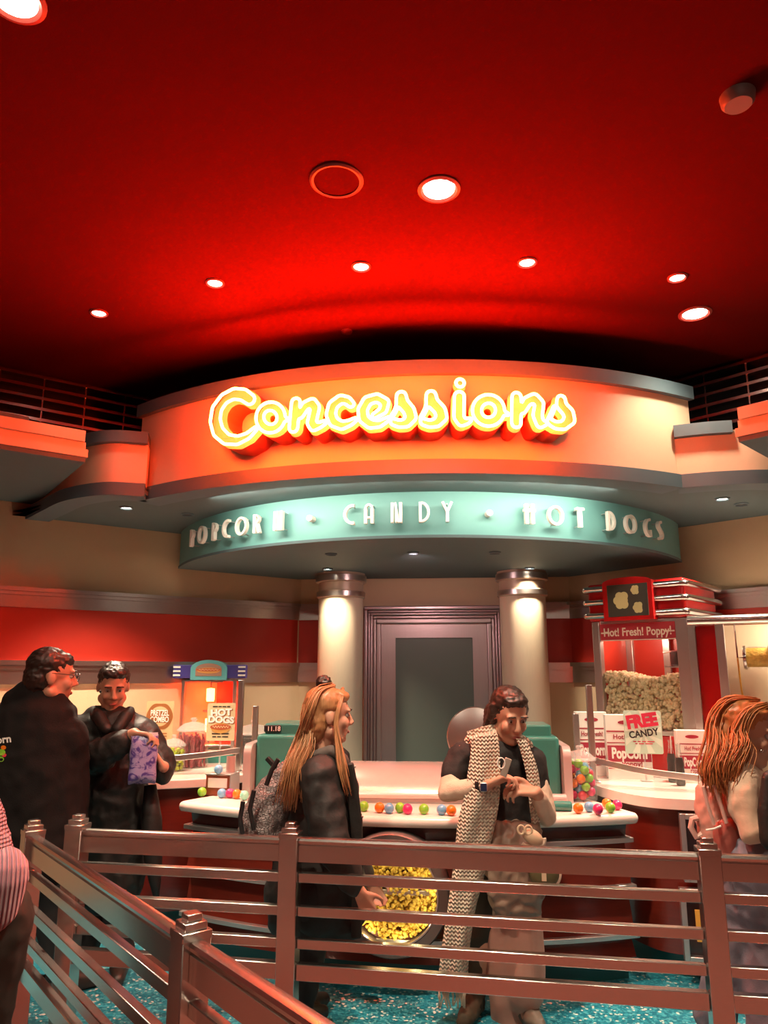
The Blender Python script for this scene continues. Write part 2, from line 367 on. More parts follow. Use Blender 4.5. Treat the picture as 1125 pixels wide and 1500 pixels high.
# ------------------------------------------------------------------ teal drum canopy with lettering
C2 = (-.05, 7.15); R2 = 2.33
can = thing('drum_canopy', 'half round teal canopy below the neon fascia with raised white lettering', 'canopy', (-.06, 4.85, 2.56))
MB().arc(C2, -1.11, 1.11, [(R2,2.57),(R2,2.87),(R2-.08,2.87),(R2-.08,2.57)], 90).build('band_face', m_tealband, can, world=True)
ap = arc_pts(C2, R2+.008, -1.11, 1.11, 80)
MB().prism(ap+[(1.27,6.96),(-1.27,6.94)], 2.555, 2.575).build('underside', m_soffit, can, world=True, smooth=0)
def drum_fn(th0, z0, sc=1.0, off=0.0): return lambda u, v, d: (C2[0]+(R2+off+d)*math.sin(th0+u/R2), C2[1]-(R2+off+d)*math.cos(th0+u/R2), z0+v)
# art-deco letters: strokes in a box of height 1
def stroke(pl, w):                                        # flat-ended stroke polygon, mitred
    P = [np.array(p, float) for p in pl]; L, Rr = [], []
    for i in range(len(P)):
        d0 = P[i]-P[i-1] if i else P[1]-P[0]; d1 = P[i+1]-P[i] if i < len(P)-1 else d0
        d0 = d0/np.linalg.norm(d0); d1 = d1/np.linalg.norm(d1); t = d0+d1; t = t/np.linalg.norm(t); nn = np.array([-t[1], t[0]])
        k = w/2/max(.4, nn @ np.array([-d0[1], d0[0]])); L.append(P[i]+nn*k); Rr.append(P[i]-nn*k)
    return L+Rr[::-1]
def ell(cx, cy, rx, ry, a0, a1, n=20): return [(cx+rx*math.cos(math.radians(a0+(a1-a0)*i/n)), cy+ry*math.sin(math.radians(a0+(a1-a0)*i/n))) for i in range(n+1)]
T_, t_ = .17, .085
GL = {'P': [([(-.13,0),(-.13,1)],T_), (ell(-.13,.72,.27,.24,90,-90),t_), ([(.0,.03),(.0,.52)],.06)],
 'O': [(ell(0,.5,.37,.44,0,359.9,40),.13)],
 'C': [(ell(.16,.5,.40,.44,80,280,24),.14)],
 'R': [([(-.15,0),(-.15,1)],T_), (ell(-.15,.74,.28,.22,90,-90),t_), ([(-.02,.52),(.17,0)],.13)],
 'N': [([(-.2,0),(-.2,1)],.14), ([(-.06,1),(.1,.0)],.1), ([(.2,0),(.2,1)],.15), ([(-.02,0),(-.02,.9)],.08)],
 'A': [([(-.16,0),(-.16,.75)],.15), ([(.16,0),(.16,.75)],.15), (ell(0,.72,.165,.23,0,180,16),.1), ([(-.22,.3),(.22,.3)],.1)],
 'D': [([(-.17,0),(-.17,1)],.13), (ell(-.12,.5,.34,.45,90,-90),.12)],
 'Y': [([(0,0),(0,.56)],.15), ([(0,.5),(-.22,1)],.12), ([(0,.5),(.22,1)],.12)],
 'H': [([(-.16,0),(-.16,1)],.16), ([(.16,0),(.16,1)],.16), ([(-.3,.68),(.3,.68)],.15)],
 'T': [([(0,0),(0,1)],.17), ([(-.23,.94),(.23,.94)],.13)],
 'G': [(ell(.16,.5,.36,.44,80,275,24),.13), ([(.2,.0),(.2,.38)],.12)],
 'S': [(ell(.06,.76,.22,.2,70,210,14)+ell(-.04,.26,.24,.22,40,-110,14),.14)]}
m_letter = M('white letter enamel', (.82,.78,.70), .35, var=.03)
m_letside = M('letter standoff pin', (.5,.5,.5), .3, .8)
def deco(ch, th, z, h, par):
    fn = drum_fn(th, z-h/2, off=.05); mb = MB()
    for pl, w in GL[ch]:
        mb.map_prism([(p[0]*h, p[1]*h) for p in stroke(pl, w)], 0, .028, fn)
    o = mb.build('letter', m_letter, par, world=True, smooth=30)
    for u, v in ((0,.08),(0,.92)):
        pn = MB()
        q = (-.13 if ch in 'PRD' else (.1 if ch in 'CGS' else 0))
        if ch == 'N': q = .2
        if ch in 'AH': q = .16
        f2 = drum_fn(th, z-h/2); pn.tube([f2(q*h, v*h, -.005), f2(q*h, v*h, .055)], .004, 6)
        pn.build('standoff_pin', m_letside, o, world=True)
words = [('POPCORN', [(283,787),(297,782),(316,777),(333,770),(355,767),(378,763),(409,759)], 'raised white word POPCORN at the left of the teal band'),
         ('CANDY', [(513,752),(541,751.5),(581,751),(621,751),(655,751)], 'raised white word CANDY in the middle of the teal band'),
         ('HOT DOGS', [(775,758),(813,759),(849,763),(894,769),(923,774),(948,779),(966,783)], 'raised white words HOT DOGS at the right of the teal band')]
for w, pts, lb in words:
    ths = [on_cyl(x, y, C2, R2+.06) for x, y in pts]; mid = ths[len(ths)//2]
    r = thing('letter_sign', lb, 'sign', (C2[0]+(R2+.02)*math.sin(mid[0]), C2[1]-(R2+.02)*math.cos(mid[0]), mid[1]), 0, 'raised words on the teal band')
    for ch, (th, z) in zip(w.replace(' ', ''), ths): deco(ch, th, 2.715, .135, r)
    print(w, [(round(a,2), round(b,3)) for a, b in ths])
for (x, y), lb in (((454,758), 'white bullet dot between the words POPCORN and CANDY'), ((717,753), 'white bullet dot between the words CANDY and HOT')):
    th, z = on_cyl(x, y, C2, R2+.05); fn = drum_fn(th, 2.715); mb = MB()
    mb.map_prism([(.021*math.cos(2*PI*i/24), .021*math.sin(2*PI*i/24)) for i in range(24)], -.005, .06, fn)
    o = mb.build('bullet_dot', m_letter, None, smooth=30); tag(o, lb, 'dot', 'bullet dots on the teal band')
# ------------------------------------------------------------------ neon script, strokes (centre line, half width) -> outline
m_neon = EM('neon tube', (1.0, .048, .006), 380)
m_canred = M('red sign can', (.62,.05,.02), .35, var=.04)
m_canface = M('sign can face', (.05,.10,.09), .6, var=.04)
def Z(ox, pts, sc=5.92): return [(ox+x/sc, 545+y/sc, w/sc) for x, y, w in pts]
def ringp(cx, cy, r, ry, w, n=22, a0=0, a1=360): return [(cx+r*math.cos(math.radians(a0+(a1-a0)*i/n)), cy+ry*math.sin(math.radians(a0+(a1-a0)*i/n)), w) for i in range(n+1)]
NE = [('C', [Z(295, [(440,250,50),(380,208,54),(300,200,52),(215,245,52),(155,330,56),(140,430,56),(165,525,56),(235,592,48),(330,603,40),(420,565,30),(490,500,18)])]),
 ('o', [Z(295, ringp(615,405,92,98,40)), Z(295, [(700,410,22),(762,424,14)])]),
 ('n', [Z(295, [(832,275,42),(812,495,42)]), Z(295, [(868,385,34),(915,305,40),(970,280,42),(998,320,42),(982,390,42),(968,450,42),(985,488,36),(1040,470,26),(1080,448,18)])]),
 ('c', [Z(470, [(268,292,30),(235,258,34),(180,250,40),(115,300,42),(95,380,42),(122,445,42),(190,476,36),(262,452,26),(310,420,16)])]),
 ('e', [Z(470, [(470,392,24),(545,345,32),(560,275,36),(490,236,36),(410,262,40),(368,340,42),(378,415,42),(435,462,40),(510,462,30),(575,425,20),(600,410,14)])]),
 ('s', [Z(470, [(700,222,44),(705,275,50),(765,345,48),(782,405,46),(745,452,38),(685,462,32),(635,445,30)]), Z(470, [(606,420,10),(650,345,10),(668,300,10)])]),
 ('s', [Z(470, [(955,216,44),(960,270,50),(1030,342,48),(1046,402,46),(1005,450,38),(945,462,32),(892,445,30)]), Z(470, [(868,415,10),(908,340,10),(925,290,10)])]),
 ('i', [Z(660, [(78,108,38),(79,110,38)]), Z(660, [(72,222,44),(68,400,44),(92,445,38),(135,440,26),(165,425,16)])]),
 ('o', [Z(660, ringp(322,345,100,100,40)), Z(660, [(430,362,22),(490,380,12)])]),
 ('n', [Z(660, [(562,228,42),(560,455,42)]), Z(660, [(612,345,30),(655,265,38),(715,240,42),(758,285,40),(742,390,42),(765,462,36),(805,455,22)])]),
 ('s', [Z(660, [(945,252,40),(945,300,46),(1005,365,50),(1018,425,48),(965,475,38),(900,475,32),(858,450,30)]), Z(660, [(832,440,12),(868,360,10),(888,310,10)])])]
def contours(strokes, shrink=0.0, step=.0045):
    """outline loops of the union of variable-width strokes given in (u, v, w) metres"""
    seg = [(np.array(a), np.array(b)) for s in strokes for a, b in zip(s[:-1], s[1:])]
    allp = np.array([p for s in strokes for p in s]); mx = allp[:,2].max()+.02
    u0, v0 = allp[:,0].min()-mx, allp[:,1].min()-mx; nu = int((allp[:,0].max()+mx-u0)/step)+2; nv = int((allp[:,1].max()+mx-v0)/step)+2
    U, V = np.meshgrid(u0+np.arange(nu)*step, v0+np.arange(nv)*step, indexing='ij'); Fd = np.full(U.shape, 9.0)
    for a, b in seg:
        d = b-a; L = max(d[0]**2+d[1]**2, 1e-12); t = np.clip(((U-a[0])*d[0]+(V-a[1])*d[1])/L, 0, 1)
        Fd = np.minimum(Fd, np.hypot(U-a[0]-t*d[0], V-a[1]-t*d[1])-(a[2]+t*d[2]))
    Fd = Fd+shrink+1e-7
    nxt = {}; pos = {}
    def ed(i, j, k):                                       # k 0: along u, 1: along v
        key = (i, j, k)
        if key not in pos:
            a = Fd[i,j]; b = Fd[i+1,j] if k == 0 else Fd[i,j+1]; t = a/(a-b)
            pos[key] = (u0+(i+(t if k == 0 else 0))*step, v0+(j+(t if k == 1 else 0))*step)
        return key
    for i in range(nu-1):
        for j in range(nv-1):
            c = (Fd[i,j] < 0)+2*(Fd[i+1,j] < 0)+4*(Fd[i+1,j+1] < 0)+8*(Fd[i,j+1] < 0)
            if c in (0, 15): continue
            B, R_, T, L_ = (i,j,0), (i+1,j,1), (i,j+1,0), (i,j,1)
            tab = {1:[(L_,B)],2:[(B,R_)],3:[(L_,R_)],4:[(R_,T)],5:[(L_,T),(R_,B)],6:[(B,T)],7:[(L_,T)],8:[(T,L_)],9:[(T,B)],10:[(B,L_),(T,R_)],11:[(T,R_)],12:[(R_,L_)],13:[(R_,B)],14:[(B,L_)]}
            for a, b in tab[c]: ed(*a); ed(*b); nxt[a] = b
    loops = []
    while nxt:
        k = next(iter(nxt)); l = []
        while k in nxt: l.append(pos[k]); k = nxt.pop(k)
        if len(l) > 8:
            P = np.array(l)
            for _ in range(9): P = (np.roll(P,1,0)+2*P+np.roll(P,-1,0))/4
            loops.append(P[::2])
    return loops
def area(P): x, y = P[:,0], P[:,1]; return .5*np.sum(x*np.roll(y,-1)-np.roll(x,-1)*y)
neon = thing('neon_sign', 'glowing neon script reading Concessions on the curved cream fascia', 'neon sign', (-.1, 4.25, 3.2))
RF = R1+.19
def fas_fn(u, v, d): a = u/RF; return (C1[0]+(R1+d)*math.sin(a), C1[1]-(R1+d)*math.cos(a), v)
for ch, strokes in NE:
    S = []
    for s in strokes:
        q = []
        for x, y, w in s:
            a, z = on_cyl(x, y, C1, RF); q.append((a*RF, z, w*4.22/F))
        S.append(q)
    lo = contours(S, -.016); outer = [l for l in lo if abs(area(l)) == max(abs(area(k)) for k in lo)]
    big = [l for l in lo if area(l)*area(outer[0]) > 0]; holes = [l for l in lo if area(l)*area(outer[0]) <= 0 and abs(area(l)) > 2e-4]
    mb = MB()
    for l in big:
        hs = [h for h in holes if l[:,0].min() < h[:,0].mean() < l[:,0].max()]
        n0 = len(mb.f); mb.map_prism(l, .0, .165, fas_fn, hs)
        nt = len(tessellate_polygon([[Vector((p[0],p[1],0)) for p in q] for q in [l]+hs]))
        for k in range(n0+nt, n0+2*nt): mb.m[k] = 1
    let = mb.build('letter_can', [m_canred, m_canface], neon, world=True, smooth=30)
    lt = contours(S, .0); nb = MB()
    for l in lt:
        if abs(area(l)) < 2e-4: continue
        nb.tube([fas_fn(p[0], p[1], (.215)) for p in l], .0092, 10, closed=True)
    nb.build('neon_tube', m_neon, let, world=True)
# ------------------------------------------------------------------ lamps
def spot(loc, power, size=.08, angle=100, blend=.6, col=(1,.80,.58), aim=None, name='lamp'):
    l = D.lights.new(name, 'SPOT'); l.energy = power; l.spot_size = math.radians(angle); l.spot_blend = blend; l.shadow_soft_size = size; l.color = col
    o = D.objects.new(name, l); COL.objects.link(o); o.location = loc
    if aim is not None: o.rotation_euler = (Vector(aim)-Vector(loc)).to_track_quat('-Z', 'Y').to_euler()
    return o
def downlight(p, r, label, group, power, lit=True, angle=110, aim=None, lens=None, ring=m_lampring, size=.07):
    t = thing('downlight', label, 'ceiling light', (p[0], p[1], p[2]), 0, group)
    MB().lathe([(r,-.006),(r,0),(r*.72,0.0),(r*.72,-.004),(r*.85,-.012)], 32, closed=True).build('trim_ring', ring, t)
    MB().lathe([(0.0001,-.003),(r*.72,-.003),(r*.72,.0),(0.0001,.0)], 32).build('lens', (lens or m_lens) if lit else m_dark, t)
    if lit and power: spot((p[0], p[1], p[2]-.03), power, size, angle, .7, aim=aim)
ZC = 3.9
big = [((643,277), 'large bright downlight above and left of the neon letter i'), ((1018,459), 'large bright downlight beside the right slatted vent'), ((22,-2), 'large bright downlight cut by the top left corner')]
for (x, y), lb in big: downlight(on_z(x, y, ZC), .1, lb, 'large ceiling downlights', 90 if x > 1000 else 380)
sm = [((145,458), 'small downlight leftmost of the arc before the fascia'), ((315,414), 'small downlight above the big neon letter C'), ((529,390), 'small downlight in the red glow under the round speaker'),
      ((772,384), 'small downlight right of the red glow, above the neon letters n and s'), ((992,406), 'small downlight rightmost of the arc, over the large lamp')]
for (x, y), lb in sm:
    p = on_z(x, y, ZC); downlight(p, .055, lb, 'small ceiling downlights', 14, angle=70, aim=(p[0]*1.05, p[1]+.9, 0), lens=m_lenssm)
for x, y, z in ((-2.2,.6,ZC),(1.6,.4,ZC),(-.3,-.6,ZC),(3.2,1.8,ZC),(-3.4,2.2,ZC),(.6,1.2,ZC)):
    downlight((x,y,z), .1, 'large downlight behind the viewer', 'large ceiling downlights', 330, angle=100)
SO = 2.87
for (x, y), lit, lb in (((185,743), True, 'lit round lamp in the left wing soffit'), ((275,753), False, 'unlit round lamp in the left wing soffit'), ((1058,730), True, 'lit round lamp in the right wing soffit'), ((1086,738), False, 'unlit round lamp in the right wing soffit')):
    downlight(on_z(x, y, SO), .05, lb, 'soffit lamps', 360 if lit else 0, lit, 100, lens=m_lenssm, ring=m_trim)
for (x, y), lit, lb in (((480,832.5), True, 'lit lamp above the left column in the canopy underside'), ((776,831.5), True, 'lit lamp above the right column in the canopy underside'),
    ((485,811), False, 'unlit lamp left in the canopy underside'), ((605,809), False, 'unlit lamp in the middle of the canopy underside'), ((725,809), False, 'unlit lamp right in the canopy underside')):
    p = on_z(x, y, 2.555); downlight(p, .045, lb, 'canopy lamps', 95 if lit else 0, lit, 105, lens=m_lenssm, ring=m_trim, size=.03)
for k in range(9):                                       # unseen area lights added behind the fascia trim to brighten the teal band
    a = -.40+.10*k; l = D.lights.new('added band light', 'AREA'); l.shape = 'RECTANGLE'; l.size = .34; l.size_y = .03; l.energy = .75+2.0*abs(a)/.4; l.color = (1,.86,.68); l.spread = math.radians(140)
    o = D.objects.new('added_band_light', l); COL.objects.link(o); q = Vector((C1[0]+(R1-.17)*math.sin(a), C1[1]-(R1-.17)*math.cos(a), 2.838)); o.location = q
    dq = Vector((C2[0]-q.x, C2[1]-q.y, 0)).normalized(); o.rotation_euler = (dq*.8+Vector((0,0,-.42))).to_track_quat('-Z', 'Y').to_euler()
p = on_z(605, 809, 2.555); spot((p[0], p[1], 2.52), 24, .05, 120, .8, (1,.62,.62), aim=(.02, 6.95, 1.5), name='added pink door light')  # pink spot added below an unlit fixture to tint and brighten the door
p = on_z(493, 264, ZC); t = thing('ceiling_speaker', 'round flush speaker grille in the ceiling beside the large lamp', 'speaker', tuple(p))
MB().lathe([(.115,-.012),(.125,-.006),(.125,0),(.105,0),(.105,-.01)], 48, closed=True).build('rim', M('speaker rim', (.16,.012,.01), .5), t)
MB().lathe([(.0001,-.006),(.106,-.006),(.106,0),(.0001,0)], 48).build('grille', m_ceil, t)
p = on_z(1080, 140, ZC); t = thing('smoke_detector', 'white disc detector near the top right corner of the ceiling', 'detector', tuple(p))
MB().lathe([(.0001,-.045),(.05,-.045),(.062,-.03),(.066,0),(.0001,0)], 32).build('body', M('detector plastic', (.16,.12,.11), .5), t)
p = on_z(508, 485, ZC); t = thing('sprinkler_cover', 'tiny red disc on the ceiling just above the fascia', 'sprinkler', tuple(p))
MB().lathe([(.0001,-.012),(.035,-.012),(.038,0),(.0001,0)], 24).build('disc', D.materials['speaker rim'], t)
for x in (-1.6, 1.4): spot((x, -1.6, 3.8), 60, .08, 44, .9, (1,.84,.66), aim=(x*.3, 4.8, 2.5), name='added front fill')  # unseen spots added behind the viewer to light the raised letters from the front
w = D.worlds.new('world'); SC.world = w; w.use_nodes = True; w.node_tree.nodes['Background'].inputs[0].default_value = (.8,.5,.35,1); w.node_tree.nodes['Background'].inputs[1].default_value = .05
SC.view_settings.view_transform = 'Standard'; SC.view_settings.look = 'None'; SC.view_settings.exposure = 0; SC.view_settings.gamma = 1
SC.cycles.transparent_max_bounces = 32; SC.cycles.max_bounces = 10
# ------------------------------------------------------------------ centre counter
C3 = (0.0, 7.56); A0, A1 = -.505, .392
zs = [on_cyl(936, y, C3, 3.15)[1] for y in (1229, 1298, 1369)]; print('strips', zs)
ctr = thing('service_counter', 'curved mahogany service counter with white top and silver strips', 'counter', (0, 4.5, 0))
def bull(Rf, z0, z1, Rb, k=6):
    h = (z1-z0)/2; return [(Rb, z1)]+[(Rf-h+h*math.cos(PI/2-PI*i/k), z0+h+h*math.sin(PI/2-PI*i/k)) for i in range(k+1)]+[(Rb, z0)]
MB().arc(C3, A0, A1, bull(3.2, .838, .9, 2.62), 60).build('countertop', m_white, ctr, world=True, bevel=.022, seg=3)
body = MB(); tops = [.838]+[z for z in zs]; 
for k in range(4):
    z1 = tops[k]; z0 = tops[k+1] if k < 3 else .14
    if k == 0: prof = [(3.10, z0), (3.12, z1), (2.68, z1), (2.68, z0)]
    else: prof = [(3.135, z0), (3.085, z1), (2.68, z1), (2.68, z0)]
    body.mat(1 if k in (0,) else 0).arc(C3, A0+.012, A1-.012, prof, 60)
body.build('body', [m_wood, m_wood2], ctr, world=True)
for z in zs: MB().arc(C3, A0+.008, A1-.008, [(3.165,z-.012),(3.165,z+.014),(3.08,z+.014),(3.08,z-.012)], 60).build('trim_strip', m_strip, ctr, world=True, bevel=.003)
MB().arc(C3, A0+.01, A1-.01, [(3.04,0),(3.04,.14),(2.68,.14),(2.68,0)], 60).build('kick_plate', m_kick, ctr, world=True)
# round porthole with popcorn
m_ringgrey = M('porthole ring', (.20,.165,.155), .4, .6)
pa, pz = on_cyl(575, 1307, C3, 3.17); pa = pa; 
def port_fn(u, v, d): return (C3[0]+(3.135+d)*math.sin(pa)+u*math.cos(pa), C3[1]-(3.135+d)*math.cos(pa)+u*math.sin(pa), pz+v)
print('porthole', pa, pz)
def disc_ring(mb, prof, fn, n=64):
    rings = [[fn(r*math.cos(2*PI*j/n), r*math.sin(2*PI*j/n), d) for j in range(n)] for r, d in prof]; return mb.loft(rings, close=True, cap=False)
PR = .315
port = thing('porthole_window', 'round grey framed window full of yellow popcorn in the counter front', 'window', port_fn(0, 0, 0))
disc_ring(MB(), [(PR-.008,.10),(PR,.09),(PR,-.03),(PR-.06,-.03),(PR-.06,.085),(PR-.055,.10)], port_fn).build('ring_frame', m_ringgrey, port, world=True)
disc_ring(MB(), [(PR-.058,.102),(PR-.058,.09),(PR-.066,.09),(PR-.066,.102)], port_fn).build('inner_rim', m_strip, port, world=True)
b = MB(); b.map_prism([((PR-.05)*math.cos(2*PI*j/48), (PR-.05)*math.sin(2*PI*j/48)) for j in range(48)], -.028, -.022, port_fn); b.build('back_plate', M('porthole back', (.55,.34,.03), .6), port, world=True)
m_pop = M('yellow popcorn', (.82,.56,.09), .6, var=.3, scale=25); m_popw = M('pale popcorn', (.74,.60,.36), .6, var=.25, scale=30)
def popcorn_mass(pts, r, mm, name, label):
    """many small lumpy kernels as one mass"""
    base = MB(); base.sphere((0,0,0), 1, 7, 5); base.sphere((.75,.3,.2), .62, 6, 4); base.sphere((-.4,.65,-.25), .6, 6, 4)
    bv = np.array(base.v); bf = base.f; V = []; Fc = []; k = 0
    for p in pts:
        q = Matrix.Rotation(rng.uniform(0, 6.28), 3, Vector(rng.normal(size=3)).normalized()); R_ = np.array(q)
        V.append(bv @ R_.T*r*rng.uniform(.7, 1.15)+p); Fc += [tuple(i+k for i in f) for f in bf]; k += len(bv)
    me = D.meshes.new(name); me.from_pydata(np.concatenate(V).tolist(), [], Fc); o = link(name, me, mm, None, smooth=180)
    return tag(o, label, 'popcorn', kind='stuff')
pts = []
for _ in range(1250):
    a, r = rng.uniform(0, 2*PI), (PR-.075)*math.sqrt(rng.uniform(0, 1)); pts.append(port_fn(r*math.cos(a), r*math.sin(a), rng.uniform(.0, .032)))
popcorn_mass(pts, .0105, m_pop, 'popcorn', 'yellow popcorn packed behind the round counter window')
b = MB(); b.map_prism([((PR-.06)*math.cos(2*PI*j/48), (PR-.06)*math.sin(2*PI*j/48)) for j in range(48)], .088, .090, port_fn); b.build('glass_pane', m_glass, port, world=True)
# ------------------------------------------------------------------ side counters
ZS_ = .97
def side_counter(name, label, curve, side):
    cv = smooth_curve(curve, 6); t = thing(name, label, 'counter', (float(curve[2][0]), float(curve[2][1]), 0), 0, 'side counters')
    sg = side
    def inset(d):
        P = [np.array(p) for p in cv]; o = []
        for i in range(len(P)):
            tt = P[min(i+1,len(P)-1)]-P[max(i-1,0)]; tt /= np.linalg.norm(tt); o.append(P[i]-np.array([tt[1],-tt[0]])*sg*d)
        return o
    backs = [wall_pt(side, 3.2, 0, .03)[:2], wall_pt(side, .55, 0, .03)[:2]]
    def poly(d): return [tuple(p) for p in inset(d)]+backs
    MB().prism(poly(0), ZS_-.058, ZS_).build('countertop', m_white, t, world=True, bevel=.026, seg=4)
    MB().prism(poly(.07), .13, ZS_-.058).build('body', m_wood, t, world=True)
    MB().prism(poly(.14), 0, .13).build('kick_plate', m_kick, t, world=True)
    return t, inset
rcurve = [(1.0,5.72),(1.06,5.3),(1.14,4.98),(1.30,4.72),(1.6,4.62),(2.1,4.56),(2.75,4.5)]
lcurve = [(-1.12,6.1),(-1.22,5.72),(-1.42,5.36),(-1.72,5.16),(-2.15,5.04),(-2.5,4.98),(-2.9,4.9)]
rct, rinset = side_counter('side_counter', 'mahogany side counter under the popcorn machine at right', rcurve, 1)
lct, linset = side_counter('side_counter', 'mahogany side counter under the hot dog machine at left', lcurve, -1)
# framed display openings in the right counter front
m_yel = M('yellow carton', (.75,.42,.06), .5, var=.1); m_orange = M('orange carton', (.7,.2,.03), .5)
for k, (ya, yb, lb) in enumerate(((1190, 1289, 'upper grey framed display window in the right counter front'), (1298, 1405, 'lower grey framed display window in the right counter front'))):
    pl, nn = (1.8, 4.635, .5), (-.12, -1, 0)
    p0 = on_pl(992, ya, pl, nn); p1 = on_pl(994, yb, pl, nn); x0, z1, z0 = p0[0], p0[2], p1[2]; w = .62
    t = thing('display_window', lb, 'display window', (x0+w/2, 4.62, z0), -.12+.0, 'display windows in the counter front')
    h = z1-z0; fr = .03
    b = MB(); b.box(-w/2+fr/2,0,0,fr,.05,h).box(w/2-fr/2,0,0,fr,.05,h).box(0,0,0,w-2*fr,.05,fr).box(0,0,h-fr,w-2*fr,.05,fr); b.build('frame', m_strip, t, bevel=.003)
    MB().box(0,.018,fr,w-2*fr,.004,h-2*fr).build('back_plate', m_wood2, t)
    MB().box(0,-.012,fr,w-2*fr,.004,h-2*fr).build('glass_pane', m_glass, t)
    if k: tag(MB().box(x0+.2, 4.612, z0+.11, .26, .014, .16, -.12).build('carton', m_yel), 'yellow carton seen through the lower display window', 'carton')
# ------------------------------------------------------------------ retro scale on the counter
m_tealp = M('teal enamel', (.035,.22,.185), .3, var=.04, coat=.5); m_pinkw = M('pearl enamel', (.72,.60,.55), .25, .25, var=.04, coat=.6); m_greyw = M('grey pearl enamel', (.50,.43,.41), .3, .3, coat=.3)
m_digit = M('white digits', (.9,.85,.8), .5)
yf = 4.98; xl = on_y(374, 1120, yf)[0]; xr = on_y(821, 1120, yf)[0]; zt1 = on_y(400, 1076, yf)[2]; zt2 = on_y(400, 1060, yf+.04)[2]
print('scale', xl, xr, zt1, zt2); xm = (xl+xr)/2
sc = thing('counter_scale', 'giant teal and pearl retro scale prop on the centre counter', 'scale', (xm, yf, .9))
tw = .46; hx = (xr-xl)/2
for s in (-1, 1):
    cx_ = s*(hx-tw/2); b = MB(); b.box(cx_, .22, 0, tw, .44, zt1-.9); o = b.build('tower', m_tealp, sc, bevel=.025, seg=3)
    MB().box(cx_-s*.01, .24, zt1-.9-.01, tw-.06, .36, zt2-zt1+.01).build('tower_head', m_tealp, o, bevel=.012, seg=3)
    # grey shoulder arm outside the tower
    zz = on_y(371, 1088, yf)[2]-.9; a = MB(); pr = [(-.10,0),(-.10,zz-.07)]+[(-.03-.07*math.cos(PI/2*i/8), zz-.07+.07*math.sin(PI/2*i/8)) for i in range(1, 9)]+[(.40,zz),(.40,0)]
    a.map_prism(pr, 0, .05, lambda u, v, d: (s*(hx+.005)+s*(.05-d), u, v)); a.build('side_arm', m_greyw, sc, bevel=.012, seg=2)
t0 = -(hx-tw/2)
pdp = on_y(400, 1067, yf+.06); u0 = pdp[0]-xm
b = MB(); b.box(u0, .05, zt1-.9+.012, .115, .02, .045); dp = b.build('readout', m_black, sc, bevel=.006)
mb = MB(); place_text(mb, '11.18', .03, lambda u, v, d: (u0+.01+u, .0385-d, zt1-.9+.02+v), bold=.012, ext=.002); mb.build('digits', m_digit, dp)
xi = hx-tw-.004; zc_ = on_y(580, 1118, 5.2)[2]-.9
pr = [(.34,.03),(.34,zc_),(.2,zc_),(.06,zc_-.012),(-.06,zc_-.035),(-.15,zc_-.075),(-.2,zc_-.125),(-.205,.05),(-.19,.03)]
MB().loft([[(x, u, v) for u, v in pr] for x in (-xi, xi)]).build('pan_cover', m_pinkw, sc, smooth=50)
MB().box(0, .07, 0, 2*xi, .5, .03).build('base_plate', m_greyw, sc, bevel=.006)
d_ = on_y(697, 1079, yf-.03); rd = .185
rings = [[(d_[0]-xm+r*math.cos(2*PI*j/48), -.03-k, d_[2]-.9+r*math.sin(2*PI*j/48)) for j in range(48)] for r, k in ((rd,-.02),(rd,0),(rd*.97,.008),(rd*.9,.011),(rd*.6,.022),(rd*.2,.028),(.004,.0285))]
MB().loft(rings).build('dial_dome', M('dome steel', (.52,.50,.47), .3, .95), sc)
MB().box(d_[0]-xm, .05, 0, .12, .06, d_[2]-.9-.05).build('dial_stand', m_greyw, sc, bevel=.01)
q0, q1 = on_y(745, 1168, yf-.2)[0]-xm, on_y(832, 1168, yf-.2)[0]-xm
MB().tube([(q0, -.16, .035), (q1, -.16, .035)], .03, 20).build('roller', m_greyw, sc, bevel=.008)
tb = thing('teal_roller', 'shiny teal bar lying on the counter in front of the gumball jar', 'bar', (.75, 4.62, .9))
q0, q1 = on_y(742, 1184, 4.62)[0]-.75, on_y(838, 1184, 4.62)[0]-.75
MB().tube([(q0, 0, .028), (q1, 0, .028)], .0278, 20).build('bar', m_tealp, tb, bevel=.01)

for k in range(8):
    a = 2*PI*k/8+.2; l = D.lights.new('porthole lamp', 'POINT'); l.energy = .42; l.shadow_soft_size = .012; l.color = (1,.8,.4)
    o = D.objects.new('porthole_lamp', l); COL.objects.link(o); o.location = port_fn((PR-.075)*math.cos(a), (PR-.075)*math.sin(a), .080)
# ------------------------------------------------------------------ queue railings
BA = np.array(on_z(120,1214,.93)); BB = np.array(on_z(1030,1250,.93)); bd = (BB-BA)/np.linalg.norm(BB-BA); bn = np.array([bd[1], -bd[0], 0])
def on_back(px, py): return on_pl(px, py, BA, bn)
zr = [on_back(450, y)[2] for y in (1226, 1278, 1327, 1374.5, 1411, 1435)]; print('rail z', zr)
def ray_s(px): p = on_back(px, 1300); return (p-BA) @ bd
PW = .088
def post(root, p, rz, mm=m_rail):
    b = MB(); b.box(p[0], p[1], 0, PW, PW, .935, rz); o = b.build('post', mm, root, world=True, bevel=.003, seg=1)
    c = MB()
    for k, (w, z0, h) in enumerate(((PW+.004,.93,.024),(PW-.018,.954,.022),(PW-.042,.976,.02))): c.box(p[0], p[1], z0, w, w, h, rz)
    c.build('post_cap', m_rail, o, world=True, bevel=.002, seg=1)
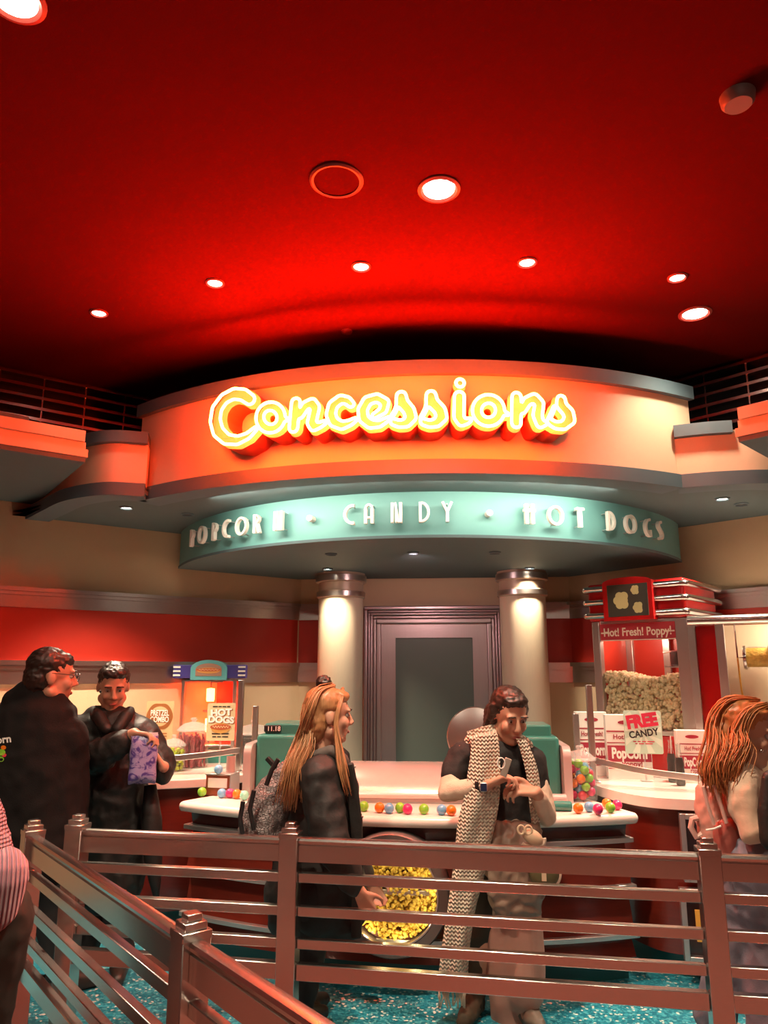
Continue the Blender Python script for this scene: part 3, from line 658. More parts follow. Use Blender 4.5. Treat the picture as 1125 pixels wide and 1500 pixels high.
def bay(root, p0, p1, full=True):
    p0, p1 = np.array(p0[:2]), np.array(p1[:2]); d = p1-p0; L = np.linalg.norm(d); d /= L; n = np.array([d[1], -d[0]]); rz = math.atan2(d[1], d[0]); c = (p0+p1)/2; l = L-PW-.003
    f = lambda o, z, s, w: (c[0]+d[0]*s-n[0]*w, c[1]+d[1]*s-n[1]*w, z)
    zt = zr[0]
    prof = [(-.024,zt-.014),(-.02,zt-.004),(-.008,zt),(.008,zt),(.02,zt-.004),(.024,zt-.014),(.022,zt-.024),(.013,zt-.026),(.013,zt-.032),(.022,zt-.034),(.022,zt-.105),(-.022,zt-.105),(-.022,zt-.034),(-.013,zt-.032),(-.013,zt-.026),(-.022,zt-.024)]
    MB().loft([[f(0, z, s*l/2, w) for w, z in prof] for s in (-1, 1)]).build('top_rail', m_rail, root, world=True, smooth=30)
    for z in zr[1:4]: MB().box(c[0], c[1], z-.042, l, .036, .042, rz).build('middle_rail', m_rail, root, world=True, bevel=.003, seg=1)
    MB().box(c[0], c[1], zr[5]-.002, l, .042, zr[4]-zr[5]+.002, rz).build('bottom_rail', m_rail, root, world=True, bevel=.003, seg=1)
rb = math.atan2(bd[1], bd[0])
P1 = BA+bd*ray_s(107); P2 = BA+bd*ray_s(424); P3 = BA+bd*ray_s(1041); P4 = BA+bd*(ray_s(1041)+1.85)
back = thing('queue_railing', 'long steel queue railing crossing in front of the counter', 'railing', (float(P2[0]), float(P2[1]), 0), 0, 'queue railings')
for p in (P1, P2, P3, P4): post(back, p, rb)
for a, b in ((P1,P2),(P2,P3),(P3,P4)): bay(back, a, b)
Q1 = np.array(on_z(50,1206,.98)); Q2 = np.array(on_z(281,1345,.98)); qd = (Q2-Q1)/np.linalg.norm(Q2-Q1); Q3 = Q2+qd*1.7
front = thing('queue_railing', 'nearest steel queue railing slanting towards the viewer at lower left', 'railing', (float(Q2[0]), float(Q2[1]), 0), 0, 'queue railings')
rq = math.atan2(qd[1], qd[0])
for p in (Q1, Q2, Q3): post(front, p, rq)
for a, b in ((Q1,Q2),(Q2,Q3)): bay(front, a, b)
print('posts', P1, P2, P3, Q1, Q2)
# ------------------------------------------------------------------ gumballs
GB = {c: M('gumball '+c, v, .3, var=.03, coat=.4) for c, v in {'green': (.22,.55,.04), 'orange': (.85,.20,.015), 'blue': (.16,.42,.66), 'pink': (.75,.03,.16), 'red': (.62,.03,.06), 'mint': (.25,.68,.52), 'lime': (.50,.60,.05)}.items()}
GM = {}
def ball(col, p, r, label, group, name='gumball'):
    key = (col, round(r, 3))
    if key not in GM:
        o = MB().sphere((0,0,0), r, 20, 12).build(name, GB[col], smooth=180); GM[key] = o.data
    else: o = D.objects.new(name, GM[key]); COL.objects.link(o)
    o.location = tuple(map(float, p)); return tag(o, label, 'gumball', group)
RB = .029
cname = {'pink': 'magenta'}
row = [(296,1161,'green','green gumball at the left end of the counter, left of the napkin box'), (325,1163,'blue','blue gumball in front of the napkin box'), (337,1163,'pink','magenta gumball in front of the napkin box'), (347,1164,'orange','orange gumball beside the napkin box corner'),
 (358,1166,'mint','mint gumball beside the grey backpack'), (365,1152,'red','red gumball behind the mint one near the scale'),
 (533,1182,'green','green gumball just right of the black jacket'), (556,1184,'orange','orange gumball left of a blue one below the pan cover'), (570,1185,'blue','blue gumball beside an orange one below the pan cover'), (586,1184,'green','green gumball left of a magenta one below the pan cover'),
 (597,1186,'pink','magenta gumball in the row below the pan cover'), (621,1186,'green','lone green gumball right of the magenta one'), (647,1187,'blue','blue gumball left of the last orange one, beside the knit vest'), (661,1188,'orange','orange gumball at the right end of the row, beside the knit vest'),
 (863,1183,'blue','blue gumball spilled in front of the jar'), (876,1186,'pink','magenta gumball spilled right of the blue one before the jar'), (894,1184,'green','green gumball spilled at the right of the jar'), (889,1178,'orange','orange gumball half hidden behind the spilled green one'), (904,1180,'pink','magenta gumball farthest right on the counter'), (847,1185,'orange','orange gumball at the foot of the jar beside the teal bar')]
for x, y, c, lb in row: ball(c, on_z(x, y-1, .9+RB), RB, lb, 'gumballs on the white counter')
# big gumball jar
m_jar = GLASS('jar glass', (.97,.98,.97), .05)
def jar(name, label, p, r, h, lid_h, group=None, cat='jar', knob=True, lidw=1.05):
    t = thing(name, label, cat, tuple(map(float, p)), 0, group)
    MB().lathe([(.0001,0),(r*.92,0),(r,r*.08),(r,h*.9),(r*.86,h*.97),(r*.86,h)], 40).build('glass_body', m_jar, t)
    if lid_h:
        pr = [(.0001,h+.002),(r*lidw,h+.002),(r*lidw,h+.012),(r*.95,h+.02),(r*.6,h+lid_h*.55),(r*.18,h+lid_h*.68)]
        if knob: pr += [(r*.12,h+lid_h*.74),(r*.2,h+lid_h*.84),(r*.2,h+lid_h*.93),(r*.1,h+lid_h),(.0001,h+lid_h)]
        else: pr += [(.0001,h+lid_h*.7)]
        MB().lathe(pr, 40).build('lid', m_lid, t)
    return t
m_lid = GLASS('jar lid glass', (.96,.96,.96), .03)
def frost(m, k):                                          # a little milky scatter so the clear lid reads as moulded glass
    nt = m.node_tree; N = nt.nodes; L = nt.links; out = N['Material Output']; old = out.inputs[0].links[0].from_socket
    d = N.new('ShaderNodeBsdfDiffuse'); d.inputs[0].default_value = (.8,.8,.78,1); x = N.new('ShaderNodeMixShader'); x.inputs[0].default_value = k
    L.new(old, x.inputs[1]); L.new(d.outputs[0], x.inputs[2]); L.new(x.outputs[0], out.inputs[0])
frost(m_lid, .22); frost(m_jar, .05)
pj = on_z(852, 1172, .9); rj = .098
jar('candy_jar', 'big lidded glass jar of coloured gumballs at the right of the scale', pj, rj, .24, .09)
def fill(cx, cy, z0, R, r, n, seed):
    """drop balls into a cylinder, lowest resting place first"""
    g = np.random.default_rng(seed); out = []
    for _ in range(n):
        best = None
        for _ in range(60):
            a, q = g.uniform(0, 2*PI), (R-r)*math.sqrt(g.uniform(0,1)); x, y = q*math.cos(a), q*math.sin(a); z = z0+r
            for b in out:
                d = math.hypot(x-b[0], y-b[1])
                if d < 2*r: z = max(z, b[2]+math.sqrt(4*r*r-d*d))
            if best is None or z < best[2]: best = (x, y, z)
        out.append(best)
    return [(cx+x, cy+y, z) for x, y, z in out]
cols = ['orange','blue','green','pink','orange','red','green','blue','orange','pink','blue','green']
for i, p in enumerate(fill(pj[0], pj[1], .908, rj-.004, .028, 26, 3)):
    c = cols[(i*5+i//4) % 12]; ball(c, p, .028, '%s gumball inside the big lidded jar' % {'pink':'magenta'}.get(c, c), 'gumballs in the big jar')
# napkin box, cup, ball on top
nb = on_z(320, 1166, .9); t = thing('napkin_box', 'brown napkin box with a white plate on the counter at left', 'napkin box', (float(nb[0]), float(nb[1])+.07, .9), math.radians(-8))
m_brown = M('brown leather box', (.20,.055,.02), .4, var=.1)
o = MB().box(0,0,0,.17,.14,.128).build('case', [m_brown], t, bevel=.006); MB().box(0,.0,.128,.178,.15,.008).build('top_lid', m_strip, t, bevel=.002)
MB().box(.088,0,.0,.006,.145,.128).build('side_plate', m_strip, t)
MB().box(0,-.072,.05,.135,.006,.06).build('name_plate', m_letter, t, bevel=.0028, seg=3)
zt = .9+.1365; p = on_z(320, 1127, zt+RB); ball('blue', p, RB, 'blue gumball on top of the napkin box', 'gumballs on the white counter')
p = on_z(337.5, 1131, zt); t = tag(MB().lathe([(.0001,0),(.03,0),(.029,.1),(.026,.1),(.026,.012),(.0001,.012)], 24, tuple(map(float, p))).build('cup', M('dusty pink cup', (.42,.25,.22), .45)), 'dusty pink tumbler standing on the napkin box', 'cup')
# ------------------------------------------------------------------ left counter goods
def on_l(px, py, d):                                       # a point on the left counter surface under pixel column px, at world y = d
    p = on_y(px, py, d); return (float(p[0]), float(p[1]), ZS_)
m_lico = M('pink liquorice', (.40,.07,.08), .35, var=.2)
pg = on_l(253, 1120, 5.62); k = 5.62/F; t = jar('candy_jar', 'small lidded glass jar of lime gumballs beside the pretzel sign', pg, .088, .175, .085)
i = 0
for p in fill(pg[0], pg[1], ZS_+.007, .083, .0165, 66, 5): ball('lime', p, .0165, 'small lime gumball inside the small lidded jar', 'lime gumballs in the jar')
pl_ = on_l(281, 1115, 5.86); jar('candy_jar', 'wide glass jar of pink liquorice ropes beside the hot dogs sign', pl_, .125, .27, .10)
rp = np.random.default_rng(11); me = None
for k in range(46):
    a, q = rp.uniform(0, 2*PI), .105*math.sqrt(rp.uniform(0, 1)); x, y = q*math.cos(a), q*math.sin(a); h = rp.uniform(.19, .25); lx, ly = rp.uniform(-.02, .02, 2)
    if math.hypot(x+lx, y+ly) > .108: lx = ly = 0
    pth = [(x+lx*s+.004*math.cos(s*22), y+ly*s+.004*math.sin(s*22), .006+h*s) for s in np.linspace(0, 1, 14)]
    o = MB().tube(pth, .0085, 6).build('licorice_rope', m_lico); o.location = pl_; tag(o, 'pink liquorice rope standing in the wide glass jar', 'candy', 'liquorice ropes in the jar')
pk = on_l(371, 1098, 6.2); t = jar('candy_jar', 'dark filled glass jar behind the steel guard post at left', pk, .14, .22, .12)
tag(MB().lathe([(.0001,.008),(.13,.008),(.134,.02),(.134,.2),(.1,.215),(.0001,.21)], 30, pk).build('dark_candy', M('dark candy', (.05,.04,.035), .4, var=.5, scale=60, bump=.8, bscale=70)), 'dark sweets heaped in the jar behind the guard post', 'candy', kind='stuff')
pz_ = on_l(207, 1105, 5.9); t = jar('pretzel_jar', 'round jar of brown pretzels half hidden behind the black coat', (pz_[0], pz_[1], ZS_), .075, .40, 0)
for k in range(7):
    b = MB(); z = .04+.05*k; b.tube([(.055*math.cos(u)*(1 if k % 2 else .9), .05*math.sin(u)*math.cos(.4*k), z+.02*math.sin(u)) for u in np.linspace(0, 2*PI, 20, endpoint=False)], .011, 6, closed=True)
    o = b.build('pretzel', M('pretzel crust', (.23,.09,.02), .4) if k == 0 else D.materials['pretzel crust']); o.location = (pz_[0], pz_[1], ZS_); tag(o, 'brown pretzel ring stacked in the round jar', 'pretzel', 'pretzels in the round jar')
# framed display window in the left counter front
q1 = on_y(199, 1256, 5.1); q0 = on_y(197, 1348, 5.1)
t = thing('display_window', 'grey framed display window in the left counter front behind the black coat', 'display window', (float(q1[0])-.22, 5.115, float(q0[2])), .18, 'display windows in the counter front')
w, h, fr = .44, float(q1[2]-q0[2]), .03
b = MB(); b.box(-w/2+fr/2,0,0,fr,.05,h).box(w/2-fr/2,0,0,fr,.05,h).box(0,0,0,w-2*fr,.05,fr).box(0,0,h-fr,w-2*fr,.05,fr); b.build('frame', m_strip, t, bevel=.003)
MB().box(0,.018,fr,w-2*fr,.004,h-2*fr).build('back_plate', m_wood2, t)
MB().box(0,-.012,fr,w-2*fr,.004,h-2*fr).build('glass_pane', m_glass, t)
o = MB().sphere((0,0,0), .085, 24, 14, (1,.18,1)).build('orange_disc', m_orange); o.location = tuple(map(float, on_y(181, 1296, 5.09))); tag(o, 'round orange thing behind the left display window', 'ornament')
# table signs
def table_sign(name, label, px0, py0, px1, py1, y, rz, front, art, zc=ZS_):
    a, b = on_y(px0, py1, y), on_y(px1, py0, y); w, h = b[0]-a[0], b[2]-a[2]; t = thing(name, label, 'sign', (float((a[0]+b[0])/2), y, zc), rz, 'table signs')
    z0 = a[2]-zc; r = .012; pts = []
    for cx_, cz_, s in ((w/2-r, z0+h-r, 0), (-w/2+r, z0+h-r, 90), (-w/2+r, z0+r, 180), (w/2-r, z0+r, 270)):
        pts += [(cx_+r*math.cos(math.radians(s+i*30)), cz_+r*math.sin(math.radians(s+i*30))) for i in range(4)]
    MB().map_prism(pts, 0, .006, lambda u, v, d: (u, .006-d, v)).build('card', front, t)
    fn = lambda u, v, d: (u, -.0005-d, z0+h/2+v); art(t, w, h, fn)
    st = MB(); st.box(0, .012, .008, .012, .006, max(z0+.03, .03)); st.box(0, .012, 0, .07, .06, .008); st.build('stand', m_lid, t)
    return t
m_tan = M('tan card', (.62,.42,.22), .5); m_pbrown = M('pretzel brown ink', (.30,.10,.025), .5); m_ink = M('black ink', (.02,.018,.016), .5); m_wink = M('white ink', (.85,.82,.76), .5)
m_redink = M('red ink', (.55,.02,.06), .5); m_mint = M('mint card', (.50,.68,.55), .5); m_mint2 = M('pale mint ink', (.68,.80,.68), .5)
def flat(par, name, mat, poly, fn, d0=0, d1=.0012, holes=()): b = MB(); b.map_prism(poly, d0, d1, fn, holes); return b.build(name, mat, par, smooth=0)
def txt(par, name, mat, body, h, u, v, fn, bold=.0, sx=1, ext=.0012, rot=0, d0=.0012, shear=0, space=1.0):
    b = MB(); c, s = math.cos(rot), math.sin(rot)
    place_text(b, body, h, lambda x, y, d: fn(u+x*c-y*s, v+x*s+y*c, d0+d), bold=bold, ext=ext, sx=sx, shear=shear, space=space); return b.build(name, mat, par, smooth=0)
def print_line(par, mat, w, h, v, fn, widths):                # fine print too small to read: word-length dashes
    tot = sum(widths)+.3*(len(widths)-1); b = MB(); x = -w/2
    for q in widths: e = x+w*q/tot; b.map_prism([(x,v),(e,v),(e,v+h),(x,v+h)], 0, .0012, fn); x = e+w*.3/tot
    return b.build('small_print', mat, par, smooth=0)
def pretzel_art(t, w, h, fn):
    o = flat(t, 'brown_emblem', m_pbrown, [(.44*w*math.cos(a)*(1+.10*math.cos(2*a)), .10*h+.36*h*math.sin(a)*(1-.08*math.cos(4*a))) for a in np.linspace(0, 2*PI, 48, endpoint=False)], fn)
    flat(t, 'inner_emblem', m_tan, [(.36*w*math.cos(a), .10*h+.26*h*math.sin(a)) for a in np.linspace(0, 2*PI, 40, endpoint=False)], fn, .0012, .0018)
    flat(t, 'emblem_band', m_pbrown, [(-.36*w,-.07*h),(.36*w,-.07*h),(.36*w,.27*h),(-.36*w,.27*h)], fn, .0018, .0022)
    txt(t, 'lettering', m_wink, 'PRETZEL', .15*h, 0, .12*h, fn, .02, .62*w/.21, d0=.0022); txt(t, 'lettering', m_wink, 'COMBO', .15*h, 0, -.05*h, fn, .02, .66*w/.21, d0=.0022)
    for k in range(2): flat(t, 'small_print', m_pbrown, [(-.3*w,-.36*h-.07*h*k),(.3*w,-.36*h-.07*h*k),(.3*w,-.33*h-.07*h*k),(-.3*w,-.33*h-.07*h*k)], fn)
table_sign('table_sign', 'tan card sign reading PRETZEL COMBO on the left counter', 212, 1027, 255, 1083, 5.72, .05, m_tan, pretzel_art)
m_cardy = M('cream yellow card', (.66,.50,.28), .5); m_bun = M('bun ink', (.55,.28,.07), .5); m_saus = M('sausage ink', (.45,.09,.03), .5)
def hotdog(par, w, h, fn, cz, s, lab=None):
    e = lambda a0, b0, c0: [(a0*math.cos(a), c0+b0*math.sin(a)) for a in np.linspace(0, 2*PI, 36, endpoint=False)]
    flat(par, 'bun', m_bun, e(.40*w*s, .16*h*s, cz), fn, .0002, .002); flat(par, 'sausage', m_saus, e(.44*w*s, .085*h*s, cz+.04*h*s), fn, .002, .0035)
    b = MB(); n = 24; up = [(-.34*w*s+.68*w*s*i/n, cz+.045*h*s+.03*h*s*math.sin(i*1.6)) for i in range(n+1)]
    b.map_prism([(x, y+.012*h) for x, y in up]+[(x, y-.012*h) for x, y in reversed(up)], .0035, .0045, fn); b.build('mustard_line', GB['lime'] if False else m_cardy, par, smooth=0)
def hot_art(t, w, h, fn):
    print_line(t, m_ink, .62*w, .03*h, .39*h, fn, (1.6,1,1.2,1))
    txt(t, 'lettering', m_wink, 'HOT', .17*h, 0, .17*h, fn, .05, 1.15, rot=.06); txt(t, 'lettering', m_wink, 'DOGS', .17*h, 0, -.02*h, fn, .05, 1.1, rot=-.04)
    txt(t, 'lettering_shadow', m_pbrown, 'HOT', .17*h, .006, .155*h, fn, .07, 1.15, rot=.06, ext=.0006, d0=.0005); txt(t, 'lettering_shadow', m_pbrown, 'DOGS', .17*h, .006, -.035*h, fn, .07, 1.1, rot=-.04, ext=.0006, d0=.0005)
    hotdog(t, w, h, fn, -.17*h, .85)
    print_line(t, m_ink, .6*w, .032*h, -.33*h, fn, (2,1.8)); print_line(t, m_ink, .56*w, .032*h, -.41*h, fn, (1,1,1.6))
table_sign('table_sign', 'cream card sign reading HOT DOGS in front of the red heat lamps', 302, 1030, 345, 1085, 5.74, .05, m_cardy, hot_art)
def free_art(t, w, h, fn):
    rays = MB()
    for k in range(9):
        a = 2*PI*k/9; 
        def edge(a): s = 1/max(abs(math.cos(a))/(w*.48), abs(math.sin(a))/(h*.48)); return (s*math.cos(a), s*math.sin(a))
        rays.map_prism([(0,0), edge(a), edge(a+.30)], 0, .0004, fn)
    rays.build('ray_pattern', m_mint2, t, smooth=0)
    txt(t, 'lettering', m_redink, 'FREE', .29*h, 0, .13*h, fn, .06, .86, rot=.14); txt(t, 'lettering', m_ink, 'CANDY', .16*h, .02*w, -.10*h, fn, .03, .88, rot=.14)
    print_line(t, m_redink, .56*w, .022*h, -.23*h, fn, (.7,.7,.9,1.6)); print_line(t, m_redink, .46*w, .022*h, -.28*h, fn, (.5,1.1,1.6))
table_sign('table_sign', 'mint card sign reading FREE CANDY among the popcorn boxes', 917, 1041, 967, 1104, 5.36, -.08, m_mint, free_art)
# ------------------------------------------------------------------ hot dog machine
ym = 6.12; a, b = on_y(262, 1100, ym), on_y(345, 1000, ym); wm, xm_ = b[0]-a[0], (a[0]+b[0])/2; z1 = on_y(300, 996, ym)[2]; hm = z1-ZS_
hd = thing('hot_dog_machine', 'glowing red hot dog warmer with a blue and teal crown at left', 'food warmer', (float(xm_), ym, ZS_), .12)
m_warm = M('warmer red inside', (.55,.05,.03), .4); m_purple = M('indigo plastic', (.05,.04,.22), .4); m_tealc = M('teal crown', (.10,.36,.38), .4)
dm = .34
MB().box(0, dm/2, 0, wm, dm, .10).build('base', m_tealp, hd, bevel=.006)
MB().box(0, dm-.01, .10, wm-.01, .012, hm-.1).build('back_panel', m_warm, hd)
for s in (-1, 1):
    for yy in (.012, dm-.03): MB().box(s*(wm/2-.013), yy, .1, .026, .024, hm-.1).build('corner_post', m_steel, hd)
    MB().box(s*(wm/2-.005), dm/2, .12, .003, dm-.08, hm-.14).build('side_glass', m_glass, hd)
MB().box(0, .004, .12, wm-.05, .003, hm-.14).build('front_glass', m_glass, hd)
MB().box(0, dm/2, hm-.012, wm, dm, .012).build('roof', m_steel, hd)
cz0 = hm+.001; cw = on_y(348, 980, ym)[0]-on_y(246, 980, ym)[0]; chh = on_y(300, 966, ym)[2]-z1; wing = MB()
for s in (-1, 1): 
    wg = MB().box(s*cw*.36, .05, cz0+.012, cw*.28, .12, chh*.66).build('crown_wing', m_purple, hd, bevel=.006)
    for q in range(3): MB().box(s*cw*.45, -.0125, cz0+.03+q*chh*.2, cw*.10, .006, .014).build('white_bar', m_wink, wg)
aw = cw*.25; arch = [(-aw, cz0), (aw, cz0)]+[(aw*math.cos(t), cz0+chh*.55+chh*.42*math.sin(t)) for t in np.linspace(0, PI, 20)]
MB().map_prism(arch, 0, .14, lambda u, v, d: (u, .1-d, v)).build('crown_arch', m_tealc, hd, bevel=.008)
inner = [(-aw*.72, cz0+.03), (aw*.72, cz0+.03)]+[(aw*.72*math.cos(t), cz0+chh*.52+chh*.28*math.sin(t)) for t in np.linspace(0, PI, 16)]
fnh = lambda u, v, d: (u, -.0405-d, v)
pic = MB().map_prism(inner, 0, .003, fnh).build('crown_picture', M('picture ground', (.30,.17,.12), .5), hd, smooth=0)
hotdog(pic, aw*1.6, chh*.9, lambda u, v, d: (u, -.0436-d, v), cz0+chh*.45, 1.0)
m_heat = EM('heat lamp coil', (1, .055, .01), 75)
for q, zc in enumerate((.78, .34)):
    z = .1+(hm-.1)*zc; lp = MB().lathe([(.0001,z-.055),(.03,z-.055),(.034,z-.04),(.034,z+.05),(.0001,z+.055)], 20, (-.01,.14,0)).build('heat_lamp', m_heat, hd)
MB().lathe([(.0001,.10+(hm-.1)*.52),(.055,.10+(hm-.1)*.53),(.055,.10+(hm-.1)*.56),(.0001,.1+(hm-.1)*.57)], 24, (-.01,.14,0)).build('lamp_plate', m_steel, hd)
MB().tube([(-.01,.14,.1),(-.01,.14,hm-.012)], .008, 8).build('lamp_rod', m_steel, hd)
for q in range(5):
    y_ = .08+q*.05; b = MB(); b.tube([(-wm*.42, y_, .125), (wm*.42, y_, .125)], .014, 12); b.build('roller', m_steel, hd)
# ------------------------------------------------------------------ glass guards on both counters
def guard(label, base, top_z, posts, rail_r=.016):
    P = [np.array(p) for p in base]; t = thing('glass_guard', label, 'sneeze guard', (float(P[0][0]), float(P[0][1]), ZS_), 0, 'glass guards')
    cv = smooth_curve([p[:2] for p in P], 6)
    zl = np.interp(np.linspace(0, 1, len(cv)), np.linspace(0, 1, len(P)), [p[2] for p in P])   # the rail dips towards the viewer
    def strip(z0f, z1f, o): return MB().loft([[(c_[0]+o, c_[1]-o, z0f(z)), (c_[0]+o, c_[1]-o, z1f(z)), (c_[0]-o, c_[1]+o, z1f(z)), (c_[0]-o, c_[1]+o, z0f(z))] for c_, z in zip(cv, zl)])
    strip(lambda z: z-.02, lambda z: z+.022, .009).build('bottom_rail', m_steel, t, world=True, bevel=.004)
    strip(lambda z: z+.022, lambda z: top_z, .002).build('glass_pane', m_glass, t, world=True)
    for p, h in posts:
        MB().box(p[0], p[1], ZS_, .04, .04, h-ZS_, 0).build('post', m_steel, t, world=True, bevel=.004)
        MB().box(p[0], p[1]-.0, ZS_, .08, .07, .012).build('foot', m_steel, t, world=True, bevel=.003)
gp = [on_y(864,1112,5.28), on_y(900,1121,5.2), on_y(950,1131,5.1), on_y(1030,1141,5.0), on_y(1110,1145,4.95)]
zt = on_pl(866, 1012, gp[0], (0,1,0))[2]
def back_post(px, py_top, y): q = on_y(px, py_top, y); return ((float(q[0]), y), float(q[2]))
guard('curved glass guard with a tall steel post on the right counter', gp, zt, [back_post(862, 1003, float(gp[0][1])), back_post(843, 1045, float(gp[0][1])+.25)])
gl = [on_y(120,1116,5.3), on_y(236,1112,5.4), on_y(300,1106,5.48), on_y(350,1099,5.56)]
zt = on_pl(340, 1000, gl[3], (0,1,0))[2]
guard('glass guard with two steel posts on the left counter', gl, zt, [back_post(354, 996, float(gl[3][1])+.02), back_post(375, 1034, float(gl[3][1])+.3)])
# ------------------------------------------------------------------ popcorn machine
fc = on_y(938, 1000, 5.62); pmw = .80; rzm = -.66
pm = thing('popcorn_machine', 'tall red and chrome popcorn machine full of popcorn on the right counter', 'popcorn machine', (float(fc[0])+.02, 5.66, ZS_), rzm)
pmp = np.array([fc[0], 5.62, 0]); pmn = np.array([math.sin(rzm), -math.cos(rzm), 0]); pmx = np.array([math.cos(rzm), math.sin(rzm), 0])
def pml(px, py):                                           # pixel -> local (u, z) on the machine front
    q = on_pl(px, py, pmp, pmn); return (q-pmp) @ pmx, q[2]-ZS_
uL, uR = pml(868, 980)[0], pml(1011, 980)[0]; zcb = pml(938, 905)[1]; ztop = pml(930, 850)[1]; zhl = pml(940, 937)[1]; zhh = pml(940, 911)[1]; zpb = pml(940, 1070)[1]
print('machine', uL, uR, zcb, ztop, zhl, zpb)
m_chrome = M('chrome', (.66,.62,.60), .16, 1); m_popred = M('gloss red enamel', (.55,.012,.012), .22, coat=.6); m_frame = M('light grey frame', (.50,.43,.40), .3, .75)
dp_ = .62; um = (uL+uR)/2; uw = uR-uL
MB().box(um, dp_/2, 0, uw, dp_, zpb-.03).build('base_cabinet', m_popred, pm, bevel=.008)
MB().box(um, dp_/2-.01, zpb-.03, uw+.02, dp_+.02, .03).build('ledge', m_frame, pm, bevel=.004)
for s, u in ((0, uL+.03), (0, uR-.045)):
    w_ = .06 if u < um else .09; MB().box(u, .03, zpb, w_, .06, zcb-zpb-.012).build('front_post', m_frame, pm, bevel=.005)
    MB().box(u, dp_-.03, zpb, w_, .06, zcb-zpb-.012).build('rear_post', m_frame, pm, bevel=.005)
MB().box(um, .02, zhh, uw-.15, .05, zcb-zhh-.012).build('top_frame', m_frame, pm)
hb = MB().box(um-.01, .025, zhl, uw-.16, .05, zhh-zhl-.002).build('header_panel', M('header red', (.42,.03,.04), .4), pm)
fnm = lambda u, v, d: (um-.01+u, -.0005-d, zhl+v)
hh_ = zhh-zhl
txt(hb, 'lettering', M('cream ink', (.80,.68,.52), .5), 'Hot! Fresh! Poppy!', hh_*.48, 0, hh_*.27, fnm, .02, .80, d0=0)
for s in (-1, 1): flat(hb, 'rule_line', D.materials['cream ink'], [(s*uw*.29, hh_*.42),(s*uw*.385, hh_*.42),(s*uw*.385, hh_*.5),(s*uw*.29, hh_*.5)], fnm)
flat(hb, 'rule_line', D.materials['cream ink'], [(-uw*.39, .0),(uw*.39, 0),(uw*.39, .006),(-uw*.39, .006)], fnm)
MB().box(um, .02, zpb, uw-.16, .004, zhl-zpb).build('front_glass', m_glass, pm)
m_pin = M('popper red inside', (.42,.03,.015), .4)
MB().box(um, dp_-.025, zpb, uw-.02, .01, zcb-zpb-.012).build('back_panel', m_pin, pm); MB().box(uL+.004, dp_/2, zpb, .006, dp_-.13, zcb-zpb-.012).build('left_panel', m_pin, pm)
MB().box(uR-.004, dp_/2, zpb, .004, dp_-.14, zcb-zpb-.012).build('side_glass', m_glass, pm)
MB().box(uR-.0, .085, zpb-.2, .012, .05, zcb-zpb+.18).build('red_edge_strip', m_popred, pm)
MB().box(um-.02, dp_-.07, zpb, .05, .03, zcb-zpb-.012).build('back_rail', m_frame, pm)
kz = pml(975, 975)[1]; ku = pml(978, 970)[0]; kt = MB().lathe([(.0001,0),(.09,0),(.1,.01),(.1,.1),(.09,.11),(.0001,.11)], 28, (ku, .3, kz)).build('kettle', m_black, pm)
MB().tube([(ku-.16,.3,kz+.10),(ku+.1,.3,kz+.125)], .007, 8).build('kettle_handle', m_steel, kt); MB().tube([(ku+.02,.3,kz+.11),(ku+.02,.3,zcb-.02)], .009, 8).build('kettle_hanger', m_steel, kt)
MB().box(ku, .3, kz-.012, .24, .2, .01).build('kettle_tray', m_strip, kt)
# crown: red block with three chrome tubes round it, arched red frame with a dark picture
cw0, cw1 = pml(855, 880)[0], pml(1006, 880)[0]; ch_ = ztop-zcb; cm, cwd = (cw0+cw1)/2, cw1-cw0
MB().box(cm, dp_/2, zcb-.01, cwd-.04, dp_, ch_+.01).build('crown_body', m_popred, pm, bevel=.02, seg=3)
for q in range(3):
    z = zcb+ch_*(.12+.36*q); b = MB(); x0, x1, y0, y1, c_ = cw0-.0, cw1+.0, -.022, dp_+.01, .035
    pth = [(x0,y1,z),(x0,y0+c_,z),(x0+c_*.3,y0+c_*.3,z),(x0+c_,y0,z),(x1-c_,y0,z),(x1-c_*.3,y0+c_*.3,z),(x1,y0+c_,z),(x1,y1,z)]
    b.tube(pth, .024, 14); b.build('chrome_tube', m_chrome, pm)
f0, f1 = pml(887, 880)[0], pml(960, 880)[0]; fm, fw_ = (f0+f1)/2, (f1-f0)/2; zf0, zf1 = zcb-.015, pml(924, 845)[1]
arc_ = [(-fw_, zf0), (fw_, zf0), (fw_, zf1-.04)]+[(fw_*math.cos(t)*.98, zf1-.035+.035*math.sin(t)) for t in np.linspace(.1, PI-.1, 14)]+[(-fw_, zf1-.04)]
fr_ = MB().map_prism(arc_, 0, .1, lambda u, v, d: (fm+u, .03-d, v)).build('arched_frame', m_popred, pm, bevel=.012, seg=3)
pz0, pz1 = zf0+.03, zf1-.055; pic = MB().box(fm+.004, -.0725, pz0, fw_*1.62, .006, pz1-pz0).build('dark_picture', M('picture dark', (.055,.045,.03), .5), fr_)
m_puff = M('puff ink', (.66,.56,.25), .5)
for (a, b), r in (((-.25,.50),.30), ((.45,.80),.16), ((.55,.25),.19)):          # plain popped-corn puffs
    c = MB(); fp = lambda u, v, d: (fm+u, -.0755-d, v)
    for q in range(6):
        an = q*1.05; rr_ = r*fw_*(.55 if q else .8); o_ = (0,0) if q == 0 else (r*fw_*.62*math.cos(an), r*fw_*.62*math.sin(an))
        c.map_prism([(a*fw_*.8+o_[0]+rr_*math.cos(w), pz0+(pz1-pz0)*b+o_[1]+rr_*math.sin(w)) for w in np.linspace(0, 2*PI, 16, endpoint=False)], .0004*q, .001+.0004*q, fp)
    c.build('popcorn_puff', m_puff, fr_, smooth=0)
